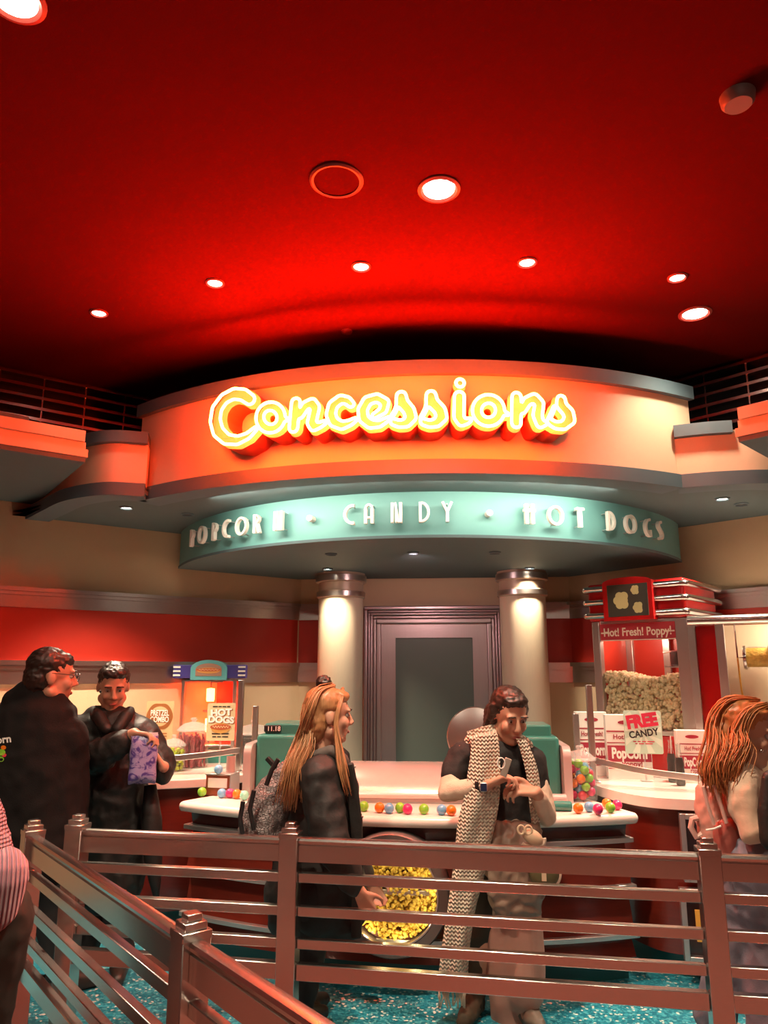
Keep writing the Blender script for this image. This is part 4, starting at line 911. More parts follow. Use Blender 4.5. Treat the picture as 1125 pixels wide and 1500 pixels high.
# heap of popcorn behind the front glass
pts = []; zl_, zr_ = pml(880, 988)[1], pml(1000, 993)[1]
Mw = Matrix.Translation((float(fc[0])+.02, 5.66, ZS_)) @ Matrix.Rotation(rzm, 4, 'Z')
for _ in range(1700):
    u = rng.uniform(uL+.068, uR-.095); s = (u-uL)/uw; top = zl_*(1-s)+zr_*s+.02*math.sin(s*9)
    if rng.uniform() < .72: y = rng.uniform(.034, .085); z = rng.uniform(zpb+.012, top)
    else: y = rng.uniform(.036, .3); z = top-rng.uniform(0, .03)
    pts.append(tuple(Mw @ Vector((u, y, z))))
popcorn_mass(pts, .0155, m_popw, 'popcorn', 'pale popcorn heap filling the popcorn machine')
b = MB(); b.box(um, .19, zpb+.002, uw-.21, .24, zr_-zpb-.03)
# ------------------------------------------------------------------ display case at the far right
cs = on_y(1016, 900, 5.35); case = thing('display_case', 'chrome framed glass case with a turning popcorn drum at the right edge', 'display case', (float(cs[0]), 5.42, ZS_), -.42)
cn = np.array([math.sin(-.42), -math.cos(-.42), 0]); cx_ = np.array([math.cos(-.42), math.sin(-.42), 0]); cp = np.array([cs[0], 5.42, 0])
def csl(px, py): q = on_pl(px, py, cp, cn); return (q-cp) @ cx_, q[2]-ZS_
zt_ = csl(1060, 908)[1]; ue = .98
MB().tube([(-.02,-.02,zt_),(ue,-.02,zt_)], .034, 16).build('top_tube', m_chrome, case)
MB().box(ue/2, .25, zt_-.0, ue, .5, .03).build('roof', m_frame, case)
for px, w_ in ((1019,.05),(1061,.055)): MB().box(csl(px, 1000)[0], .02, 0, w_, .05, zt_-.02).build('front_post', m_frame, case, bevel=.004)
MB().box(ue-.03, .02, 0, .05, .05, zt_-.02).build('front_post', m_frame, case, bevel=.004)
MB().box((csl(1024,1000)[0]+csl(1058,1000)[0])/2, .06, .02, .17, .02, zt_-.04).build('red_panel', m_popred, case)
MB().box(ue/2+.05, .50, .02, ue-.12, .02, zt_-.03).build('back_panel', M('case cream lining', (.66,.52,.36), .5), case)
MB().box(ue/2, .25, 0, ue, .5, .02).build('base', m_frame, case)
MB().box(ue/2, .0, .02, ue, .004, zt_-.06).build('front_glass', m_glass, case)
du, dz = csl(1110, 962); u0_ = csl(1088, 962)[0]
tw_ = thing('popcorn_drum', 'small glass drum of yellow popcorn hanging in the far right case', 'popcorn drum', tuple((Matrix.Translation(cp) @ Matrix.Rotation(-.42, 4, 'Z') @ Vector((u0_, .25, ZS_+dz)))), -.42)
for u in (0, .16): 
    b = MB(); n = 28; b.loft([[(u+d, r*math.cos(2*PI*j/n), r*math.sin(2*PI*j/n)) for j in range(n)] for r, d in ((.078,-.012),(.084,-.008),(.084,.008),(.078,.012))]); b.build('end_ring', m_chrome, tw_)
b = MB(); b.loft([[(u, .066*math.cos(2*PI*j/28), .066*math.sin(2*PI*j/28)) for j in range(28)] for u in (.012, .148)]); b.build('popcorn_fill', M('cheese popcorn', (.62,.42,.08), .6, var=.4, scale=40, bump=1, bscale=45), tw_)
b = MB(); b.loft([[(u, .074*math.cos(2*PI*j/28), .074*math.sin(2*PI*j/28)) for j in range(28)] for u in (.0, .16)], cap=False); b.build('glass_barrel', m_glass, tw_)
MB().tube([(-.012,0,0),(-.05,0,0),(-.05,0,.24),(-.06,0,.26),(-.085,0,.262)], .006, 8).build('hanger_rod', m_chrome, tw_); MB().tube([(-.05,0,.0),(-.045,.0,-.22),(-.02,0,-.5)], .006, 8).build('yellow_tube', m_yel, tw_)
l = D.lights.new('case lamp', 'POINT'); l.energy = 9; l.shadow_soft_size = .06; l.color = (1,.82,.6); o = D.objects.new('case_lamp', l); COL.objects.link(o); o.location = Matrix.Translation((float(cs[0]), 5.42, ZS_)) @ Matrix.Rotation(-.42, 4, 'Z') @ Vector((.55, .2, zt_-.1))
l = D.lights.new('machine lamp', 'POINT'); l.energy = 6; l.shadow_soft_size = .05; l.color = (1,.82,.6); o = D.objects.new('machine_lamp', l); COL.objects.link(o); o.location = Mw @ Vector((um-.12, .2, zcb-.1))
# ------------------------------------------------------------------ popcorn boxes, bottles on the right counter
m_box = M('white carton', (.76,.70,.64), .5, var=.03); m_maroon = M('maroon ink', (.33,.012,.035), .5)
def pop_box(label, px0, px1, py0, y, rz, cut=0):
    a, b = on_y(px0, py0, y), on_y(px1, py0, y); w = (b[0]-a[0])/math.cos(rz); h = a[2]-ZS_; dpt = .09
    t = thing('popcorn_box', label, 'popcorn box', (float((a[0]+b[0])/2), y+.05, ZS_), rz, 'popcorn boxes on the right counter')
    bx = MB().box(0, 0, 0, w, dpt, h).build('carton', m_box, t, bevel=.002, seg=1); fn = lambda u, v, d: (u, -dpt/2-.0005-d, v)
    flat(t, 'brand_oval', m_maroon, [(.22*w*math.cos(q), h*.88+.035*h*math.sin(q)) for q in np.linspace(0, 2*PI, 24, endpoint=False)], fn)
    for z0, z1 in ((.73,.75),(.555,.57),(.16,.175)): flat(t, 'stripe', m_maroon, [(-w/2+.004,z0*h),(w/2-.004,z0*h),(w/2-.004,z1*h),(-w/2+.004,z1*h)], fn)
    txt(t, 'lettering', m_maroon, 'Hot! Fresh!', h*.075, 0, h*.62, fn, .02, 1.0*w/.30, d0=0)
    pn = flat(t, 'maroon_panel', m_maroon, [(-w/2+.004,.27*h),(w/2-.004,.27*h),(w/2-.004,.52*h),(-w/2+.004,.52*h)], fn)
    txt(t, 'lettering', m_box, 'PopCorn', h*.165, 0, h*.325, fn, .04, .66*w/.30); txt(t, 'lettering', m_maroon, 'Poppy!', h*.085, .05*w, h*.20, fn, .02, 1*w/.30, d0=0)
    return t
pop_box('red and white popcorn box behind the right guard post', 843, 888, 1043, 5.62, .0)
pop_box('red and white popcorn box half hidden behind the FREE CANDY sign', 887, 951, 1047, 5.45, -.06)
pop_box('red and white popcorn box behind the two cola bottles', 992, 1036, 1070, 5.30, -.10)
pop_box('red and white popcorn box tucked behind the ginger hair', 1030, 1075, 1073, 5.42, -.12)
m_cola = M('cola', (.02,.008,.005), .15, coat=.5)
for (px, pyb, pyt), lb in (((903.5,1137,1082), 'cola bottle beside the FREE CANDY sign'), ((986,1146,1084), 'left cola bottle of the pair before the popcorn boxes'), ((998,1151,1090), 'right cola bottle of the pair before the popcorn boxes')):
    q = on_z(px, pyb, ZS_); h = on_pl(px, pyt, q, (0,1,0))[2]-ZS_; t = thing('cola_bottle', lb, 'bottle', tuple(map(float, q)), 0, 'cola bottles')
    MB().lathe([(.0001,0),(.026,0),(.03,.01),(.03,h*.3),(.027,h*.42),(.029,h*.55),(.014,h*.82),(.0125,h*.95),(.015,h*.96),(.015,h),(.012,h),(.0115,h*.8),(.0001,h*.79)], 20).build('glass_body', m_jar, t)
    MB().lathe([(.0001,.004),(.025,.004),(.0285,.012),(.0285,h*.3),(.0255,h*.42),(.0275,h*.55),(.02,h*.68),(.0001,h*.68)], 20).build('cola', m_cola, t)
    MB().tube([(0,0,h*.5),(.006,0,h*1.1)], .0035, 6).build('straw', m_wink, t)
tp = on_z(975, 1120, ZS_); t = tag(MB().box(float(tp[0]), float(tp[1])+.18, ZS_, .16, .1, .14, -.1).build('red_carton', m_popred, bevel=.008), 'plain red carton between the FREE CANDY sign and the bottles', 'carton')
# ------------------------------------------------------------------ people
from mathutils.bvhtree import BVHTree
def W(px, py, y): return Vector([float(c) for c in on_y(px, py, y)])
def zc(p): return float((np.array(p)-CAMP) @ _fw)
def remesh(mb, name, mat, parent, voxel=.012, sm=6, wr=0, wscale=14, wz=1.0, label=None, deform=None):
    """one continuous skin grown over overlapping shells"""
    me = D.meshes.new('tmp'); me.from_pydata(mb.v, [], mb.f); o = D.objects.new('tmp', me); COL.objects.link(o)
    r = o.modifiers.new('r', 'REMESH'); r.mode = 'VOXEL'; r.voxel_size = voxel
    if sm: s = o.modifiers.new('s', 'SMOOTH'); s.factor = .5; s.iterations = sm
    dg = bpy.context.evaluated_depsgraph_get(); m2 = D.meshes.new_from_object(o.evaluated_get(dg)); D.objects.remove(o); D.meshes.remove(me)
    m2.name = name; inv = wmat(parent).inverted()
    n = len(m2.vertices); co = np.empty(n*3, np.float32); m2.vertices.foreach_get('co', co); co = co.reshape(-1, 3)
    if wr:
        no = np.empty(n*3, np.float32); m2.vertices.foreach_get('normal', no); no = no.reshape(-1, 3)
        for i in range(n):
            p = co[i]; q = Vector((p[0]*wscale, p[1]*wscale, p[2]*wscale*wz))
            a = 1-abs(noise.noise(q))*2; b = noise.noise(q*2.3+Vector((5,2,9)))
            co[i] += no[i]*wr*(a*.8+b*.5-.4)
    if deform is not None: co = deform(co)
    T = np.array(inv); co = co @ T[:3,:3].T + T[:3,3]
    m2.vertices.foreach_set('co', co.astype(np.float32).ravel()); m2.update()
    return link(name, m2, mat, parent, smooth=180, label=label)
def limb(mb, pts, n=12):                                   # pts: (Vector, radius)
    for (a, r0), (b, r1) in zip(pts[:-1], pts[1:]): mb.cone(a, r0, b, r1, n)
    return mb
def pxl(mb, y, pts, ky=1.0, n=14):                         # capsules traced as (px, py, radius px[, dy])
    q = []
    for p in pts:
        dy = p[3] if len(p) > 3 else 0; v = W(p[0], p[1], y+dy); q.append((v, p[2]*zc(v)/F))
    n0 = len(mb.v); limb(mb, q, n)
    if ky != 1:
        for i in range(n0, len(mb.v)): v = mb.v[i]; mb.v[i] = (v[0], y+(v[1]-y)*ky, v[2])
    return mb
def headR(yaw, pitch, roll=0): return Matrix.Rotation(yaw, 3, 'Z') @ Matrix.Rotation(roll, 3, 'Y') @ Matrix.Rotation(pitch, 3, 'X')
def head(mb, c, R, s, neck=None):
    f = lambda x, y, z: tuple(c+R @ Vector((x, y, z))*s)
    E_ = lambda x, y, z, a, b, d: mb.sphere(f(x,y,z), s, 20, 14, (a,b,d), R)
    E_(0,.012,.03,.076,.096,.090); E_(0,-.020,-.04,.060,.072,.082); E_(0,-.066,-.098,.028,.026,.022)
    for q in (-1, 1):
        E_(q*.036,-.062,-.028,.026,.026,.028); E_(q*.078,.012,-.012,.010,.021,.032); E_(q*.030,-.078,.028,.026,.014,.010); mb.cone(f(q*.05,-.0,-.07), .028*s, f(q*.02,-.06,-.098), .02*s)
        E_(q*.011,-.102,-.030,.010,.010,.009)
    mb.cone(f(0,-.086,.015), .009*s, f(0,-.109,-.024), .0125*s); E_(0,-.084,-.062,.024,.014,.008); E_(0,-.082,-.072,.020,.014,.008)
    if neck is not None: mb.cone(f(0,.022,-.06), .054*s, neck, .062*s)
def eyes(parent, c, R, s):
    f = lambda x, y, z: c+R @ Vector((x, y, z))*s; inv = wmat(parent).inverted()
    for q in (-1, 1):
        e = MB(); e.sphere(tuple(inv @ f(q*.031,-.0725,.007)), .0118*s, 14, 10); o = e.build('eye', m_eyew, parent)
        i = MB(); i.sphere(tuple(inv @ f(q*.031,-.0832,.006)), .0052*s, 10, 8); i.build('iris', m_iris, o)
        w = MB(); w.tube([tuple(inv @ f(q*(.031+.018*t), -.094+.008*abs(t), .033-.004*t*t)) for t in (-1,-.5,0,.5,1)], .0035*s, 6); w.build('eyebrow', m_hairdark, parent)
    l = MB()
    l.sphere(tuple(inv @ f(0,-.0955,-.066)), s, 12, 8, (.021,.006,.0075), R); l.build('lips', m_lips, parent)
def hand(mb, w, d, nrm, side, s=1.0, curl=(.5,.5,.5,.5), thumb=.5, tdir=None):
    """w wrist, d towards the knuckles, nrm out of the palm, side +1/-1 where the thumb leaves"""
    d = Vector(d).normalized(); nrm = Vector(nrm); nrm = (nrm-d*nrm.dot(d)).normalized(); l = d.cross(nrm)*side
    L = [.070,.080,.075,.058]; off = [.030,.010,-.011,-.031]; base = [.082,.086,.082,.074]
    for k in range(4):
        kp = Vector(w)+(d*base[k]+l*off[k])*s; mb.cone(Vector(w)+(d*.012+l*off[k]*.6)*s, .0150*s, kp, .0115*s, 8)
        a = 0; p = kp; r = (.0095,.0088,.0080,.0070)
        for j, (fr, ck) in enumerate(((.46,.8),(.30,1.2),(.24,.9))):
            a += curl[k]*ck; v = d*math.cos(a)+nrm*math.sin(a)+l*off[k]*1.5*(1-curl[k]*.6); v.normalize(); q = p+v*L[k]*fr*s; mb.cone(p, r[j]*s, q, r[j+1]*s, 8); p = q
    t0 = Vector(w)+(d*.022+l*.022)*s; td = Vector(tdir).normalized() if tdir is not None else (d*.6+l*.75+nrm*.35).normalized()
    t1 = t0+td*.045*s; t2 = t1+(td+d*.4+nrm*thumb*.6-l*.3).normalized()*.032*s; t3 = t2+(d*.7+nrm*thumb-l*.35).normalized()*.026*s
    mb.cone(t0, .0155*s, t1, .0125*s, 8); mb.cone(t1, .0118*s, t2, .0100*s, 8); mb.cone(t2, .0100*s, t3, .0078*s, 8)
def foot(mb, ank, d, s=1.0, r=.045):
    d = Vector(d).normalized(); z = Vector((0,0,1)); a = Vector(ank)
    heel = a-d*.035*s; heel.z = .042; toe = a+d*.165*s; toe.z = .032; mid = a+d*.06*s; mid.z = .05
    mb.cone(a, r, heel, .042*s); mb.cone(heel, .042*s, mid, .046*s); mb.cone(mid, .046*s, toe, .031*s); mb.cone(a, r, mid, .046*s)
def strands(parent, name, mat, roots, n, r=.004, seed=1, spread=.02, label=None, wave=.004, steps=14):
    """hair: many thin locks following guide curves"""
    g = np.random.default_rng(seed); inv = wmat(parent).inverted(); mb = MB(); G = [[np.array(p) for p in c] for c in roots]
    for _ in range(n):
        i = g.integers(0, len(G)-1) if len(G) > 1 else 0; t = g.uniform(0, 1); A = G[i]; B = G[min(i+1, len(G)-1)]; off = g.normal(size=3)*spread; ph = g.uniform(0, 6.28); end = g.uniform(.82, 1.0)
        pts = []; m = len(A); K = [A[k]*(1-t)+B[k]*t for k in range(m)]; K = [2*K[0]-K[1]]+K+[2*K[-1]-K[-2]]
        for q in np.linspace(0, end*(m-1), steps):
            k = min(int(q), m-2); u = q-k; a, b, c, d = K[k], K[k+1], K[k+2], K[k+3]
            p = .5*((2*b)+(-a+c)*u+(2*a-5*b+4*c-d)*u*u+(-a+3*b-3*c+d)*u**3); s = q/(m-1)
            p = p+off*min(1, .35+s)+np.array([math.sin(ph+s*9), math.cos(ph*2+s*8), 0])*wave*s; pts.append(tuple(inv @ Vector(p)))
        mb.tube(pts, r, 5, rr=[r*(1-.55*(j/(steps-1))**2) for j in range(steps)])
    return mb.build(name, mat, parent, smooth=180, label=label)
def decal(parent, name, mat, body, bvh, h, px, py, rot, lift=.003, poly=None):
    """flat print laid on cloth along the line of sight to its place"""
    t = text_mesh(body, h, bold=.03, ext=1) if poly is None else poly; c, s = math.cos(rot), math.sin(rot); inv = wmat(parent).inverted(); mb = MB(); vs = []
    for x, y, d in t.v:
        X, Y = px+x*c+y*s, py-(y*c-x*s); dr = Vector([float(q) for q in ray(X, Y)]).normalized(); loc, *_ = bvh.ray_cast(Vector(CAMP.tolist()), dr)
        if loc is None: loc = W(X, Y, 4.0)
        vs.append(tuple(inv @ (loc-dr*(lift if d > .5 else 0))))
    mb.add(vs, t.f); return mb.build(name, mat, parent, smooth=0)
m_skin = M('skin', (.50,.25,.16), .5, var=.06); m_skin2 = M('warm skin', (.54,.28,.185), .5, var=.06)
m_eyew = M('eye white', (.42,.38,.35), .35); m_iris = M('iris', (.05,.03,.02), .2); m_lips = M('lips', (.42,.12,.10), .45)
m_hairdark = M('dark brown hair', (.022,.012,.008), .45, var=.5, scale=40); m_hairblond = M('light brown hair', (.36,.17,.07), .42, var=.45, scale=18, aniso=(6,6,.8)); m_hairred = M('ginger hair', (.42,.15,.045), .42, var=.45, scale=16, aniso=(6,6,.8))
m_blackcloth = M('black fleece', (.0065,.0048,.0046), .9, var=.3, scale=30, bump=.2, bscale=200, spec=.25); m_blackcoat = M('black waxed coat', (.0075,.0065,.0055), .6, var=.4, scale=9, bump=.25, bscale=40)
m_trous = M('black trousers', (.010,.009,.010), .8, var=.3); m_jacket = M('charcoal jacket', (.0085,.0075,.007), .68, var=.4, scale=8, bump=.3, bscale=28)
m_shoe = M('dark shoe', (.025,.018,.014), .5)
def bvh_of(o): 
    M_ = wmat(o) if o.parent is None else wmat(o.parent); return BVHTree.FromPolygons([M_ @ v.co for v in o.data.vertices], [tuple(p.vertices) for p in o.data.polygons])
# ---- man in the black hoodie, seen from behind at far left
y = 4.16; P = thing('person', 'man in a black hoodie seen from behind at the far left railing post', 'person', tuple(W(70, 1200, y).xy)+(0,))
R = headR(math.radians(128), .12); hc = W(76, 990, y); hs = 1.27; b = MB()
head(b, hc, R, hs, W(58, 1040, y)); eyes(P, hc, R, hs)
pel, ch, sl, sr = W(58,1235,y), W(55,1080,y), W(-15,1072,y), W(100,1078,y)
limb(b, [(W(58,1040,y), .08), (ch, .13), (pel, .13)]); limb(b, [(W(58,1048,y), .08), (sl, .065), (W(-30,1150,y-.02), .05), (W(-20,1220,y), .04)]); limb(b, [(W(58,1048,y), .08), (sr, .065), (W(108,1150,y+.06), .05), (W(112,1222,y+.1), .038)])
hand(b, W(112,1226,y+.1), (0,0,-1), (-1,.2,0), 1, 1.1)
hand(b, W(-20,1226,y), (0,0,-1), (1,.2,0), -1, 1.1)
fx = [Vector((pel.x-.13, y+.02, .09)), Vector((pel.x+.13, y+.1, .09))]
for q, k in zip(fx, (-1, 1)): limb(b, [(pel+Vector((k*.09,0,-.05)), .10), ((pel+q)/2+Vector((k*.02,0,.05)), .07), (q, .045)]); foot(b, q, (.8,.6,0), 1.1)
remesh(b, 'body', m_skin, P, .009, 4)
h = MB(); pxl(h, y, [(54,1072,64),(52,1120,70),(56,1240,68)], .74); pxl(h, y, [(45,1050,40),(-12,1076,36)], .9); pxl(h, y, [(62,1052,38),(98,1082,31)], .9); pxl(h, y, [(-15,1085,34),(-30,1160,30),(-25,1232,24)]); pxl(h, y, [(98,1082,30),(104,1155,26,.06),(106,1228,21,.09)])
pxl(h, y, [(22,1030,20,-.02),(48,1014,22,-.03),(80,1026,16,-.02)], 1); pxl(h, y, [(40,1040,30),(68,1042,26)], 1)
hood = remesh(h, 'hoodie', m_blackcloth, P, .013, 5, .010, 7)
bv = bvh_of(hood); decal(hood, 'back_print', m_wink, 'orn', bv, 11, 6, 1088, -.12)
for px_, py_, r_, mm in ((2,1102,6,GB['green']),(5,1095,4,GB['orange']),(1,1112,5,GB['green']),(6,1106,3.5,GB['red'])):
    pol = MB(); pol.map_prism([(r_*math.cos(w), r_*.8*math.sin(w)) for w in np.linspace(0, 2*PI, 12, endpoint=False)], 0, 1, lambda u, v, d: (u, v, d)); decal(hood, 'back_patch', mm, '', bv, 1, px_, py_, 0, .002, pol)
t = MB(); 
for q, k in zip(fx, (-1, 1)): limb(t, [(pel+Vector((k*.08,0,0)), .15), ((pel+q)/2+Vector((k*.02,0,.05)), .11), (q+Vector((0,0,.03)), .085)])
remesh(t, 'trousers', m_trous, P, .014, 5, .012, 9, .6)
t = MB(); 
for q in fx: foot(t, q, (.8,.6,0), 1.25, .06)
remesh(t, 'shoes', m_shoe, P, .012, 3)
hb_ = MB(); f = lambda x, yy, z: tuple(hc+R @ Vector((x,yy,z))*hs)
hb_.sphere(f(0,.024,.044), hs, 20, 14, (.083,.094,.082), R); hb_.sphere(f(0,.052,-.01), hs, 20, 14, (.074,.066,.085), R); hb_.sphere(f(0,-.02,.07), hs, 16, 10, (.068,.062,.042), R)
remesh(hb_, 'hair', m_hairdark, P, .009, 2, .008, 40)
g = MB(); inv = wmat(P).inverted(); F_ = lambda *a: tuple(inv @ Vector(f(*a)))
for q in (-1, 1): g.tube([F_(q*.032+.021*math.cos(w), -.108+.02*abs(math.sin(w*.5))*0, .006+.017*math.sin(w)) for w in np.linspace(0, 2*PI, 18, endpoint=False)], .0022, 6, closed=True); g.tube([F_(q*.053,-.106,.01), F_(q*.076,-.04,.012), F_(q*.084,.015,.01)], .002, 6)
g.tube([F_(-.011,-.11,.008), F_(.011,-.11,.008)], .0022, 6); g.build('glasses', m_black, P)
# ---- person in the black coat holding a purple bag
y = 4.56; P = thing('person', 'person in a long black coat eating from a purple bag at left', 'person', tuple(W(160, 1200, y).xy)+(0,))
R = headR(math.radians(28), .38); hc = W(166, 1005, y); hs = 1.12; b = MB(); head(b, hc, R, hs, W(163,1060,y)); eyes(P, hc, R, hs)
pel, ch = W(160,1225,y), W(162,1100,y); limb(b, [(W(163,1058,y), .07), (ch, .11), (pel, .11)])
hr, hl = W(197, 1074, y-.27), W(231, 1116, y-.20)
limb(b, [(W(163,1062,y), .07), (W(120,1075,y-.02), .06), (W(130,1108,y-.13), .048), (hr, .032)]); hand(b, hr, (.85,.05,-.1), (.2,-.2,-1), 1, 1.15, (.55,.6,.7,.8), .6)
limb(b, [(W(163,1062,y), .07), (W(208,1078,y), .06), (W(235,1126,y-.08), .046), (hl+Vector((.03,.02,-.03)), .032)]); hand(b, hl+Vector((.03,.02,-.03)), (-.5,-.1,.75), (-.8,-.3,-.2), -1, 1.1, (.5,.5,.5,.55), .5)
fx = [Vector((pel.x-.10, y+.03, .09)), Vector((pel.x+.12, y-.0, .09))]
for q, k in zip(fx, (-1, 1)): limb(b, [(pel+Vector((k*.09,0,-.05)), .09), ((pel+q)/2+Vector((k*.01,-.02,.05)), .065), (q, .042)]); foot(b, q, (.35,-.9,0), 1.05)
remesh(b, 'body', m_skin, P, .008, 4)
c = MB(); pxl(c, y, [(162,1085,48),(160,1140,55),(160,1215,55),(160,1290,52)], .70); pxl(c, y, [(155,1068,32),(118,1072,24,-.02),(128,1108,25,-.12),(150,1105,23,-.22),(180,1086,18,-.26)]); pxl(c, y, [(172,1068,32),(210,1078,24),(237,1118,20,-.07),(237,1132,17,-.13)])
pxl(c, y, [(140,1052,18),(184,1056,18)], 1)
coat = remesh(c, 'coat', m_blackcoat, P, .012, 4, .016, 9)
c = MB()
for s in (-1, 1): pxl(c, y, [(164+s*8,1068,9,-.15),(164+s*20,1050,10,-.09),(164+s*26,1042,8,-.02)], 1)
remesh(c, 'collar', m_blackcoat, P, .009, 3)
t = MB()
for q, k in zip(fx, (-1, 1)): limb(t, [(pel+Vector((k*.08,0,-.1)), .12), ((pel+q)/2+Vector((k*.01,-.02,.05)), .095), (q+Vector((0,0,.03)), .075)])
remesh(t, 'trousers', m_trous, P, .014, 5, .010, 9, .6)
t = MB()
for q in fx: foot(t, q, (.35,-.9,0), 1.2, .055)
remesh(t, 'shoes', m_shoe, P, .012, 3)
hb_ = MB(); f = lambda x, yy, z: tuple(hc+R @ Vector((x,yy,z))*hs)
hb_.sphere(f(0,.026,.046), hs, 20, 14, (.084,.094,.082), R); hb_.sphere(f(0,.05,-.01), hs, 20, 14, (.078,.066,.085), R); hb_.sphere(f(0,-.03,.088), hs, 16, 10, (.066,.05,.032), R); remesh(hb_, 'hair', m_hairdark, P, .009, 2, .010, 35)
# purple snack bag in the hands
bc = W(210, 1112, y-.27); bag = thing('snack_bag', 'purple patterned snack bag held by the person in the black coat', 'bag', tuple(bc), .35)
def bag_mat():
    m = M('purple foil', (.09,.05,.24), .3, var=.2, scale=12); nt = m.node_tree; N = nt.nodes; L = nt.links; b = N['Principled BSDF']
    tc = N.new('ShaderNodeTexCoord'); v = N.new('ShaderNodeTexNoise'); v.inputs['Scale'].default_value = 22; v.inputs['Distortion'].default_value = 1.5; L.new(tc.outputs['Object'], v.inputs['Vector'])
    r = N.new('ShaderNodeValToRGB'); r.color_ramp.elements[0].position = .38; r.color_ramp.elements[0].color = (.07,.04,.22,1); r.color_ramp.elements[1].position = .5; r.color_ramp.elements[1].color = (.34,.26,.46,1); L.new(v.outputs['Fac'], r.inputs[0]); L.new(r.outputs[0], b.inputs['Base Color']); return m
bw_, bh_ = .075, .13; rings = []
for z in np.linspace(-bh_, bh_, 13):
    k = 1-.55*max(0, (z/bh_-.55)/.45)**2-.7*max(0, (-z/bh_-.8)/.2)**2; rings.append([(bw_*math.copysign(abs(math.cos(w))**.6, math.cos(w))*(1+.03*math.sin(z*50)), .042*k*math.copysign(abs(math.sin(w))**.8, math.sin(w)), z+.006*math.sin(w*3)) for w in np.linspace(0, 2*PI, 28, endpoint=False)])
MB().loft(rings).build('bag_front', bag_mat(), bag, smooth=60)
MB().box(bw_*.2, 0, bh_-.005, bw_*1.5, .012, .02).build('torn_top', M('bag inside', (.6,.55,.6), .4), bag)
um = MB(); um.tube([tuple(W(px, py, 4.5)) for px, py in ((220,1150),(222,1200),(224,1250),(227,1290),(229,1316))], .05, 12, rr=[.035,.06,.055,.035,.014]); tag(um.build('folded_umbrella', m_blackcoat, smooth=180), 'long dark folded bundle tapering down beside the black coat', 'umbrella')
# ---- woman with long light brown hair and grey backpack
y = 3.97; P = thing('person', 'woman with long light brown hair in a charcoal jacket beside the middle post', 'person', tuple(W(470, 1250, y).xy)+(0,))
R = headR(math.radians(112), .10); hc = W(482, 1047, y); hs = 1.16; b = MB(); head(b, hc, R, hs, W(470,1105,y)); eyes(P, hc, R, hs)
pel, ch = W(455,1300,y), W(472,1150,y); limb(b, [(W(470,1105,y), .065), (ch, .095), (pel, .10)])
hr = W(527, 1306, y-.2); limb(b, [(W(470,1110,y), .07), (W(468,1140,y-.12), .055), (W(480,1230,y-.2), .045), (hr, .030)]); hand(b, hr, (.45,0,-.85), (.2,.9,.1), 1, 1.05, (.3,.35,.4,.45), .3)
hl = W(540, 1290, y+.2); limb(b, [(W(470,1110,y), .07), (W(478,1140,y+.13), .055), (W(490,1230,y+.2), .045), (hl, .030)]); hand(b, hl, (.5,0,-.8), (.2,-.9,.1), -1, 1.0)
fx = [Vector((pel.x-.03, y-.05, .09)), Vector((pel.x-.05, y+.10, .09))]
for q, k in zip(fx, (-1, 1)): limb(b, [(pel+Vector((0,k*.06,-.05)), .08), ((pel+q)/2+Vector((.03,0,.05)), .065), (q, .04)]); foot(b, q, (.45,.9,0))
remesh(b, 'body', m_skin2, P, .008, 4)
c = MB(); pxl(c, y, [(478,1135,40),(478,1200,52),(474,1270,58),(466,1320,58)], .8); pxl(c, y, [(440,1345,38),(500,1345,34)], .9); pxl(c, y, [(442,1165,16,-.02),(436,1215,18,-.02)], 1); pxl(c, y, [(428,1262,26),(414,1310,28),(420,1352,26)], .9); pxl(c, y, [(505,1150,20),(512,1250,22),(515,1340,22)], .9); pxl(c, y, [(455,1118,24),(492,1115,22)], .9)
pxl(c, y, [(468,1140,34,-.12),(478,1200,29,-.17),(488,1240,26,-.2),(516,1292,19,-.2)]); pxl(c, y, [(480,1140,30,.13),(492,1230,26,.2),(530,1280,18,.2)])
remesh(c, 'jacket', m_jacket, P, .012, 4, .015, 8)
c = MB(); pxl(c, y, [(462,1108,9,-.09),(485,1100,9,-.10),(503,1112,8,-.08),(510,1130,7,-.06)]); remesh(c, 'collar', M('pale fleece collar', (.10,.08,.07), .8), P, .008, 3)
c = MB(); c.v = []; fl = [(506,1118),(519,1115),(525,1145),(531,1195),(534,1260),(531,1370),(516,1372),(518,1250)]
c.map_prism([tuple(W(px, py, y-.06))[0::2] for px, py in fl], -.012, .012, lambda u, v, d: tuple(wmat(P).inverted() @ Vector((u, y-.10+d, v)))); fl_ = c.build('front_flap', m_blackcoat, P, bevel=.008)
for px_, py_ in ((520,1123),(531,1196),(533,1230)): s_ = MB(); s_.sphere(tuple(wmat(P).inverted() @ W(px_, py_, y-.115)), .006, 10, 8); s_.build('snap', m_strip, fl_)
t = MB()
for q, k in zip(fx, (-1, 1)): limb(t, [(pel+Vector((0,k*.07,0)), .115), ((pel+q)/2+Vector((.03,0,.05)), .085), (q+Vector((0,0,.03)), .068)])
remesh(t, 'trousers', m_trous, P, .012, 5, .008, 9, .6)
t = MB()
for q in fx: foot(t, q, (.45,.9,0), 1.12, .05)
remesh(t, 'shoes', m_shoe, P, .012, 3)
hb_ = MB(); f = lambda x, yy, z: tuple(hc+R @ Vector((x,yy,z))*hs)
hb_.sphere(f(0,.026,.045), hs, 20, 14, (.085,.096,.083), R); hb_.sphere(f(0,.055,-.03), hs, 20, 14, (.080,.066,.11), R); hb_.sphere(f(0,-.035,.085), hs, 16, 10, (.066,.05,.03), R)
cap = remesh(hb_, 'hair', m_hairblond, P, .009, 2, .006, 30)
top = lambda x, yy, z: f(x, yy, z)
gs = []
